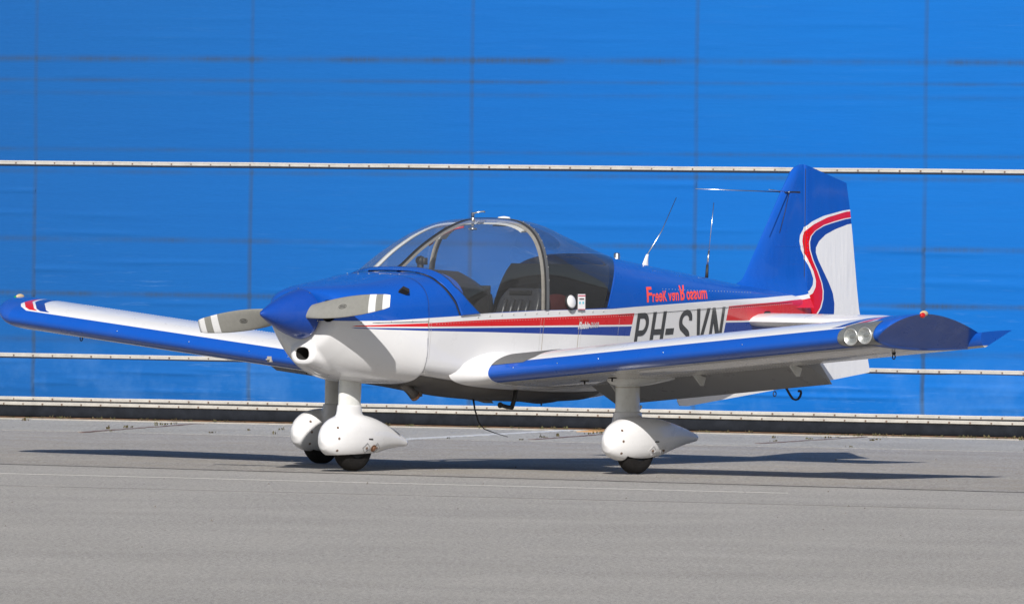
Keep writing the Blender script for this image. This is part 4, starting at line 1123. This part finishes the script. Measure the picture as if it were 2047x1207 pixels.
# landing lamps in the port leading edge next to the tip
def lamps():
    y0, y1 = 3.735, 4.045
    b = MB(); rows = []                        # dark well cut into the nose, drawn as a recessed tray just proud of the skin
    cs = [.075 * (1 - math.cos(math.pi / 2 * i / 9)) for i in range(10)]
    def ring(y, k, dx): 
        r = [wpt(c * k, True, y, -1) + Vector((-dx, 0, .0)) for c in cs[::-1]] + [wpt(c * k, False, y, -1) + Vector((-dx, 0, 0)) for c in cs[1:]]
        return r
    ysl = lin(y0, y1, 11); ks = [.25, .62, .85, .96, 1, 1, 1, 1, 1, 1, 1]
    b = MB(); b.grid([ring(y, k, .004) for y, k in zip(ysl, ks)]); tr = b.build('lamp_well', plain('grey lamp well', (0.22, 0.225, 0.22), .4, .3, grain=.2), wl)
    for yc in (3.865, 3.985):
        cz = zle(yc) - .002; cx = LEX - .012
        c = MB(); c.lathe([(-.006, .060), (-.014, .059), (-.013, .053), (.004, .052)], (cx, -yc, cz), 'x', 28); rim = c.build('lamp_bezel', 'lampmetal', tr)
        c = MB(); c.lathe([(-.010, .053), (.002, .040), (.010, .020), (.013, .0)], (cx, -yc, cz), 'x', 28); c.build('lamp_reflector', 'lampmetal', tr)
        c = MB(); c.lathe([(-.024, .0), (-.022, .02), (-.017, .038), (-.009, .050)], (cx, -yc, cz), 'x', 28); c.build('lamp_glass', 'clear', tr)
    b = MB(); b.grid([ring(y, k, .034 if 0 < i < 10 else .006) for i, (y, k) in enumerate(zip(ysl, [.30, .70, .95, 1.05, 1.1, 1.1, 1.1, 1.1, 1.1, 1.1, 1.1]))]); b.build('lamp_cover', 'clear', tr)
    rows = [[p + Vector((-.003, 0, 0)), p + Vector((-.003, .008, 0))] for p in ring(y1, 1.05, .03)]
lamps()
# stall-warning vane housing on the starboard nose, drain valves under the wings
q = wpt(.0, True, 1.42, 1); b = MB(); b.box((q.x - .006, q.y - .020, q.z - .035), (q.x + .02, q.y + .020, q.z + .006)); b.box((q.x - .03, q.y - .012, q.z - .02), (q.x - .01, q.y + .012, q.z - .012)); bevel(b.build('stall_vane', 'beige', wr, smooth=False), .003)
for s, w, ys in ((-1, wl, (1.17, 1.42)), (1, wr, (1.05, 1.42))):
    for y in ys:
        q = wpt(.28, False, y, s); b = MB(); b.disc(q + Vector((0, 0, .002)), (0, 0, -1), .032, .006, 14); b.tube([q, q + Vector((0, 0, -.026))], .006, 8); b.build('fuel_drain', 'black', w)

# ---- tail: fin, rudder, ventral fin, stabilator
def slab_xz(name, rows, mat, parent, auto=40):
    """rows: list of (z, [(x, halfthickness), ...]) lofted in z"""
    R_ = []
    for z, xs in rows:
        R_.append([Vector((x, -h, z + dz)) for x, h, dz in xs] + [Vector((x, h, z + dz)) for x, h, dz in xs[::-1]])
    b = MB(); b.grid(R_, True, True); return b.build(name, mat, parent, auto=auto, weld=.0002)
def fin_le(z): return lerp([(1.20, 5.30), (1.30, 5.36), (1.335, 5.43), (1.365, 5.50), (1.40, 5.532), (2.02, 5.960), (2.17, 6.075), (2.21, 6.125), (2.228, 6.175), (2.234, 6.205)], z)
rows = []
for z in [1.16, 1.25, 1.30, 1.335, 1.365, 1.40, 1.5, 1.7, 1.9, 2.02, 2.10, 2.17, 2.21, 2.226, 2.233]:
    le = fin_le(z); te = 6.205; xs = []
    thick = (.052 - .022 * (z - 1.3) / .95) * min(1, max(.15, (2.245 - z) / .05)) + .075 * max(0, (1.42 - z) / .2) ** 1.5
    for c in [0, .015, .05, .11, .2, .35, .5, .7, .85, 1.0]:
        x = le + (te - le) * c; h = thick * (math.sin(min(1, c / .45) * math.pi / 2) ** .62) * (1 - .22 * max(0, c - .45))
        xs.append((x, max(h, .001), 0))
    rows.append((z, xs))
fin = slab_xz('fin', rows, 'tail', P)
def rud_te(z): return lerp([(.60, 6.93), (.682, 7.094), (1.178, 6.939), (1.858, 6.831), (2.10, 6.772)], z)
rows = []
for z in [.60, .72, .85, 1.0, 1.15, 1.3, 1.5, 1.7, 1.9, 2.0, 2.1]:
    le, te = 6.218, rud_te(max(z, .68)); t0 = .046 - .016 * max(0, (z - 1.2)) / .95
    xs = []
    for c in [0, .02, .06, .3, .6, .85, 1.0]:
        h = t0 * (1 - c) * (1 if c > .03 else .55 + .3 * c / .02) + .004; x = le + (te - le) * c
        dz = 0
        if z >= 2.1: dz = (.132) * (1 - c)
        elif z >= 2.0: dz = .066 * (1 - c)
        elif z <= .60: dz = .436 + .107 * (x - 4.9) - z
        xs.append((x, h, dz))
    rows.append((z, xs))
rud = slab_xz('rudder', rows, 'tail', P)
hull_strip('hinge_gap', [Vector((6.212, -.040, z)) for z in lin(1.28, 2.20, 12)], .008, 'gap', fin, .003)
rivets('rivets', [((6.19, -.036 + .012 * (z - 1.3) / .9, z), (0, -1, 0)) for z in lin(1.30, 2.2, 36)] + [((6.25, -.046 + .015 * (z - 1.3) / .9, z), (0, -1, 0)) for z in lin(1.25, 2.2, 38)] + [((x, -.047, 1.62), (0, -1, 0)) for x in lin(5.85, 6.18, 14)], fin, .0034, 'blue')
# ventral fin
rows = []
for k in range(5):
    t = k / 4; xs = []
    for c in (0, .02, .08, .3, .6, .85, 1):
        x = 4.74 + (6.20 - 4.74) * c; zb_ = .436 + .107 * (x - 4.9) + (.05 if c == 0 else .012 if c == .02 else 0); zt_ = .88
        xs.append((x, (.004 + .012 * min(1, c * 12)) * (1 if k else .6), zb_ + (zt_ - zb_) * t))
    rows.append((0.0, xs))
slab_xz('ventral_fin', rows, 'white', P)
# stabilator halves
for s in (-1, 1):
    rows = []
    for y in [.10, .6, 1.1, 1.30, 1.335, 1.345]:
        k = 1 if y < 1.31 else (.9 if y < 1.34 else .6); r = []
        for c in [1, .9, .7, .5, .3, .15, .06, .02, 0]: r.append((5.275 + .80 * c, s * y, 1.072 + .80 * af(c, True) * .72 * k - .012))
        for c in [.02, .06, .15, .3, .5, .7, .9, .99]: r.append((5.275 + .80 * c, s * y, 1.072 + .80 * (af(c, False) - .02 * math.sin(math.pi * c)) * .80 * k - .012))
        rows.append(r)
    b = MB(); b.grid(rows, True, True); b.build('stabilator', 'white', P, auto=40)
# slot covers where the stabilator enters the fuselage
b = MB(); b.box((5.45, side_y(5.5, 1.13, .002), 1.118), (5.56, side_y(5.5, 1.13, .002) + .01, 1.135)); b.build('stabilator_slot', 'black', fus, smooth=False)
# tow hook under the tail
b = MB(); rows = []
path = [(6.04, .580), (6.07, .548), (6.11, .505), (6.145, .476), (6.18, .468), (6.21, .474), (6.235, .496), (6.245, .520), (6.238, .536), (6.222, .538), (6.212, .530)]
for i, (x, z) in enumerate(path):
    x0, z0 = path[max(0, i - 1)]; x1, z1 = path[min(len(path) - 1, i + 1)]; d = Vector((x1 - x0, 0, z1 - z0)).normalized(); n = Vector((-d.z, 0, d.x)); t = .006
    rows.append([Vector((x, -.007, z)) + n * t, Vector((x, .007, z)) + n * t, Vector((x, .007, z)) - n * t, Vector((x, -.007, z)) - n * t])
b.grid(rows, True, True); b.build('tow_hook', 'black', P, auto=40)
b = MB(); b.tube([(5.92 + .018 * math.cos(a), 0, .515 + .018 * math.sin(a)) for a in lin(0, 2 * math.pi, 16)], .004, 6); b.build('tow_ring', 'black', P)

# ---- undercarriage
def spat(x0, y0, k, tail_z, name):
    st_ = [(-.385, .215, .012, .010), (-.375, .217, .045, .032), (-.35, .222, .080, .058), (-.30, .230, .116, .082), (-.22, .237, .145, .102), (-.10, .243, .158, .116), (.05, .247, .155, .117), (.20, .255, .134, .103), (.35, .260, .099, .080), (.50, .259, .064, .053), (.62, .252, .036, .030), (.67, .248, .025, .020), (.685, .247, .014, .012)]
    rows = []; xs = lin(-.385, .685, 44)
    for x in xs:
        zc = spl([(a, bq) for a, bq, c, d in st_], x); hz = max(.006, spl([(a, c) for a, bq, c, d in st_], x)); hy = max(.006, 1.07 * spl([(a, d) for a, bq, c, d in st_], x))
        zc += tail_z * max(0, x) ** 1.5; r = []
        for i in range(32):
            a = 2 * math.pi * i / 32; r.append((x0 + x * k, y0 + hy * spow(math.cos(a), .82), zc + hz * spow(math.sin(a), .85)))
        rows.append(r)
    b = MB(); b.grid(rows, True, True)
    return b, rows
def undercarriage(x0, y0, k, tail_z, top, nose):
    ys = y0 if nose else y0 - math.copysign(.13, y0)
    xw, yw = x0, y0
    if not nose: x0 += .055; y0 -= math.copysign(.035, y0); yw -= math.copysign(.022, yw)
    b, rows = spat(x0, y0, k, tail_z, '')
    # strut and its lower collar are blended into the spat
    def el(z, cx, a_, b_): return [(cx + a_ * math.cos(2 * math.pi * i / 28), ys + b_ * math.sin(2 * math.pi * i / 28), z) for i in range(28)]
    cx = xw + .045 if not nose else x0 - .04
    b2 = MB(); b2.v = list(b.v); b2.f = list(b.f); b2.m = list(b.m)
    if nose: prof = ((.30, .148, .072), (.37, .136, .068), (.42, .121, .062), (.47, .113, .058))
    else: prof = ((.22, .17, .085), (.30, .168, .080), (.36, .156, .074), (.40, .145, .068), (.438, .138, .064))
    b2.grid([el(z, cx, a_, c_) for z, a_, c_ in prof], True, True)
    o = b2.build('tmp', 'white')
    m = o.modifiers.new('r', 'REMESH'); m.mode = 'VOXEL'; m.voxel_size = .0075; m.use_smooth_shade = True
    m = o.modifiers.new('s', 'SMOOTH'); m.factor = .5; m.iterations = 6
    # wheel opening
    c = MB(); c.box((xw - .165, yw - .066, -.02), (xw + .185, yw + .066, .15)); kk = c.build('cut', 'hole'); m = o.modifiers.new('c', 'BOOLEAN'); m.operation = 'DIFFERENCE'; m.object = kk; m.solver = 'EXACT'
    zcut = .122 if nose else .100
    c = MB(); c.add([(x0 - .6, y0 - .3, -.2), (x0 + .9, y0 - .3, -.2), (x0 + .9, y0 + .3, -.2), (x0 - .6, y0 + .3, -.2), (x0 - .6, y0 - .3, zcut - .018), (x0 + .9, y0 - .3, zcut + .03), (x0 + .9, y0 + .3, zcut + .03), (x0 - .6, y0 + .3, zcut - .018)], [(0, 3, 2, 1), (4, 5, 6, 7), (0, 1, 5, 4), (1, 2, 6, 5), (2, 3, 7, 6), (3, 0, 4, 7)])
    k2 = c.build('cut', 'hole'); m = o.modifiers.new('c', 'BOOLEAN'); m.operation = 'DIFFERENCE'; m.object = k2; m.solver = 'EXACT'
    me = evaluated(o); D.objects.remove(kk); D.objects.remove(k2); D.objects.remove(o)
    me.name = 'wheel_fairing'; me.materials.clear(); me.materials.append(M['white'])
    for f in me.polygons: f.use_smooth = not (f.normal.z < -.97 and f.center.z < .16)
    fo = D.objects.new('wheel_fairing', me); COL.objects.link(fo); setparent(fo, P)
    # front cap joint and its screws
    jx = -.262
    zc = spl([(-.30, .230), (-.22, .237)], jx); hz, hy = .130, .093
    ring = [Vector((x0 + jx * k + .02 * math.sin(a) ** 2, y0 + (hy + .0035) * spow(math.cos(a), .82), zc + (hz + .0035) * spow(math.sin(a), .85))) for a in lin(-1.25, math.pi + 1.25, 40)]
    rr = []
    for i, p in enumerate(ring):
        rr.append([p + Vector((.0012, 0, 0)), p - Vector((.0012, 0, 0))])
    b = MB(); b.grid(rr); b.build('cap_joint', 'seam', fo, recalc=False)
    b = MB()
    for a in (math.radians(q) for q in (-40, 0, 35, 145, 180, 220)):
        p = Vector((x0 + (jx - .025) * k, y0 + (hy - .006) * spow(math.cos(a), .82), zc + (hz - .010) * spow(math.sin(a), .85))); b.disc(p, (-.35, math.cos(a), math.sin(a)), .0095, .006, 9)
    s_ = b.build('cap_screws', 'screw', fo); s_['kind'] = 'stuff'
    # axle screws with diamond patches, slot
    def fy(x, z): 
        q = (x - x0) / k; z_c = spl([(a, bq) for a, bq in ((-.22, .237), (-.1, .243), (.05, .247), (.2, .253), (.35, .258))], q); h_ = spl([(-.22, .145), (-.1, .158), (.05, .155), (.2, .138), (.35, .107)], q); w_ = spl([(-.22, .102), (-.1, .116), (.05, .117), (.2, .106), (.35, .086)], q)
        return 1.07 * w_ * max(.05, 1 - (abs(z - z_c) / h_) ** (2 / .85)) ** (.41)
    b = MB()
    for dx in (-.015, .125):
        p = Vector((x0 + dx * k + .03, 0, .165)); p.y = y0 - fy(p.x, p.z) - .002; b.disc(p, (0, -1, -.4), .009, .007, 9)
    s_ = b.build('axle_screws', 'screw', fo); s_['kind'] = 'stuff'
    for dx in (-.015, .125):
        b = MB(); pts = []
        for ax, az in ((-.045, 0), (0, .035), (.045, 0), (0, -.035), (-.045, 0)):
            p = Vector((x0 + dx * k + .03 + ax, 0, .165 + az)); p.y = y0 - fy(p.x, p.z) - .0035; pts.append(p)
        b.tube(pts, .0015, 5); b.build('reinforcing_patch', 'plate' if nose else 'white', fo)
    b = MB(); p0 = Vector((x0 + .055, 0, .228)); p0.y = y0 - fy(p0.x, p0.z) - .003; b.box((p0.x - .022, p0.y, p0.z - .004), (p0.x + .022, p0.y + .02, p0.z + .004)); b.build('drain_slot', 'hole', fo, smooth=False)
    if nose:
        p = Vector((x0 + .100, 0, .162)); p.y = y0 - fy(p.x, p.z) - .003; b = MB(); b.disc(p, (0, -1, -.4), .026, .004, 18); h_ = b.build('axle_hole', plain('rusty axle hole', (0.10, .045, .02), .7, grain=.4), fo)
        b = MB(); b.disc(p + Vector((.006, -.003, -.002)), (0, -1, -.4), .016, .004, 14); b.build('axle_bolt', 'copper', h_)
    # strut
    z0 = prof[-1][0] - .012; a_, c_ = (.108, .054) if nose else (.122, .056)
    b = MB(); cxt = cx if not nose else cx + .01
    b.grid([[(cx + (cxt - cx) * t + a_ * math.cos(2 * math.pi * i / 28), ys + c_ * math.sin(2 * math.pi * i / 28), z0 + (top - z0) * t) for i in range(28)] for t in lin(0, 1, 5)], True, True)
    b.build('gear_strut', 'strut', P, auto=50)
    # wheel
    R_, tw = .178, .058; zc = R_ - .004; b = MB()
    prof = [(-tw, .085), (-tw * 1.05, .11), (-tw * 1.02, .135), (-tw * .82, .160), (-tw * .45, .174), (0, R_), (tw * .45, .174), (tw * .82, .160), (tw * 1.02, .135), (tw * 1.05, .11), (tw, .085)]
    b.lathe(prof, (xw, yw, zc), 'y', 48); 
    wh = b.build('wheel', 'rubber', P)
    for v in wh.data.vertices:
        if v.co.z < .0: v.co.z = 0.0005 + (v.co.z) * .0
    b = MB(); b.lathe([(-.045, .0), (-.05, .03), (-.052, .08), (-.055, .087), (.055, .087), (.052, .08), (.05, .03), (.045, 0)], (xw, yw, zc), 'y', 32); b.build('wheel_hub', 'black', wh)
    return fo
undercarriage(XM, -T2, .99, 0.0, zle(T2) - .06, False)
undercarriage(XM, T2, .99, 0.0, zle(T2) - .06, False)
undercarriage(XN, 0.0, .88, -.10, .70, True)
# upper strut fairings under the wing
YS = T2 - .13; XS = XM + .045
for s, w in ((-1, wl), (1, wr)):
    rows = []
    for x in lin(XS - .18, XS + .68, 26):
        t = (x - XS + .18) / .86; zs_ = wpt((x - LEX) / CH, False, YS, s).z; hy = .110 * max(0, math.sin(math.pi * min(1, t * .9 + .02) ** .62)) ** .6 * max(0, 1 - t) ** .35 + .003; hz = (.080 * max(0, math.sin(math.pi * min(1, t * .72 + .05) ** .7)) ** .7) * max(0, 1 - t) ** .8 + .003
        rows.append([(x, s * YS + hy * math.cos(2 * math.pi * k / 20), zs_ + .01 + hz * math.sin(2 * math.pi * k / 20)) for k in range(20)])
    b = MB(); b.grid(rows, True, True); b.build('strut_fairing', 'strut', w)
    z = wpt((XS - LEX) / CH, False, YS, s).z - .055
    b = MB(); b.grid([[(XS + .1235 * math.cos(2 * math.pi * i / 28), s * YS + .0575 * math.sin(2 * math.pi * i / 28), z + q) for i in range(28)] for q in (0, .004)], True, True); b.build('strut_joint', 'seam', w)
    b = MB(); q = (XS + .115, s * YS, .455); b.tube([(q[0], q[1], q[2]), (q[0] + .03, q[1] + .003, q[2] + .004), (q[0] + .04, q[1] + .002, q[2] + .016), (q[0] + .038, q[1], q[2] + .024)], .010, 8); b.build('tow_lug', 'head', P)

# ---- belly: exhaust, step, plates, drain tube
b = MB(); b.tube([(1.42, -.12, .62), (1.50, -.12, .575), (1.56, -.12, .53)], [.034, .034, .036], 16); ex = b.build('exhaust_pipe', 'steel', P)
b = MB(); b.tube([(1.553, -.12, .537), (1.572, -.12, .522)], .0375, 16); b.build('exhaust_tip', 'copper', ex)
b = MB(); b.tube([(1.86, .10, .60), (1.88, .10, .52)], .022, 12); b.build('breather_pipe', 'steel', P)
b = MB(); b.add([(2.20, -.010, .53), (2.53, -.010, .52), (2.585, -.010, .468), (2.50, -.010, .470), (2.20, .010, .53), (2.53, .010, .52), (2.585, .010, .468), (2.50, .010, .470)], [(0, 1, 2, 3), (7, 6, 5, 4), (0, 4, 5, 1), (1, 5, 6, 2), (2, 6, 7, 3), (3, 7, 4, 0)]); b.build('belly_plate', 'plate', P, smooth=False)
b = MB(); b.tube([(2.365, 0, .50), (2.385, 0, .42), (2.43, 0, .33), (2.49, 0, .285), (2.60, -.01, .255), (2.74, -.02, .225)], [.008, .006, .005, .004, .003, .002], 7); b.build('static_wire', 'black', P)
b = MB(); b.tube([(2.30, -.45, .60), (2.285, -.45, .52), (2.25, -.45, .445)], .016, 10); b.tube([(2.255, -.45, .448), (2.18, -.46, .455), (2.10, -.47, .468)], [.015, .015, .015], 10); b.disc((2.10, -.47, .468), (-1, 0, 0), .022, .008, 12); b.build('boarding_step', 'black', P)
b = MB(); rows = []
for x, h in ((2.75, .002), (2.85, .02), (2.98, .032), (3.06, .026), (3.16, .002)):
    rows.append([(x, -.10 + .12 * math.cos(math.pi * k / 12), .495 - h * math.sin(math.pi * k / 12)) for k in range(13)])
b.grid(rows); b.build('belly_fairing', 'steel', P)
b = MB(); b.tube([(3.02, -.1, .47), (3.02, -.1, .45)], .006, 8); b.build('belly_drain', 'black', P)
# dark overlay on the belly between the wings
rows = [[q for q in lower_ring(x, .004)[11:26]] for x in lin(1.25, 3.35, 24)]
b = MB(); b.grid(rows); b.build('belly_panel', plain('dark belly skin', (0.085, 0.08, 0.076), .5, grain=.4, scale=5), P)

# ---- aerials and lamps on top
def top(x): return spl(ZT, x)
b = MB(); b.lathe([(-.02, .024), (.002, .026), (.008, .024), (.055, .024), (.062, .020), (.064, 0)], (4.005, 0, top(4.005)), 'z', 20); bc = b.build('beacon', 'alu', P)
b = MB(); rows = []
for t in lin(0, 1, 7):
    z = top(4.345) - .015 + .11 * t; cx = 4.335 + .03 * t ** 1.5; a_ = .055 * (1 - .78 * t ** .6); rows.append([(cx + a_ * math.cos(2 * math.pi * k / 14), .016 * (1 - .5 * t) * math.sin(2 * math.pi * k / 14), z) for k in range(14)])
b.grid(rows, True, True); ab = b.build('aerial', 'white', P)
b = MB(); b.tube([(4.362, 0, top(4.345) + .09), (4.53, 0, 1.72), (4.701, 0, 1.970)], [.0045, .0035, .0025], 6); b.build('aerial_whip', 'alu', ab)
b = MB(); b.tube([(5.075, 0, top(5.07) - .01), (5.083, 0, top(5.07) + .105)], [.013, .010], 10); rb = b.build('aerial', 'black', P)
b = MB(); b.tube([(5.083, 0, top(5.07) + .10), (5.10, 0, top(5.07) + .21)], .007, 8); b.tube([(5.10, 0, top(5.07) + .21), (5.152, 0, 1.937)], .0028, 6); b.build('aerial_whip', 'alu', rb)
# two-armed navigation aerial on the fin
b = MB(); b.box((5.985, -.035, 2.018), (6.16, .035, 2.030)); nb = b.build('aerial_mount', 'black', fin, smooth=False)
b = MB()
b.tube([(6.03, -.03, 2.022), (5.60, -.45 + .42, 2.03), (5.0, .05, 2.038)], [.004, .0035, .003], 6) if False else None
for s in (-1, 1):
    b.tube([(6.02, s * .03, 2.024), (5.37, s * .345, 2.038)], [.0045, .003], 6)
    b.disc((6.02, s * .034, 2.024), (0, s, 0), .008, .006, 8)
b.build('aerial_arms', 'alu', nb)
b = MB(); b.tube([(6.02, -.036, 2.02), (5.97, -.040, 1.88), (5.90, -.044, 1.72)], .0025, 6); b.build('aerial_lead', 'black', fin)
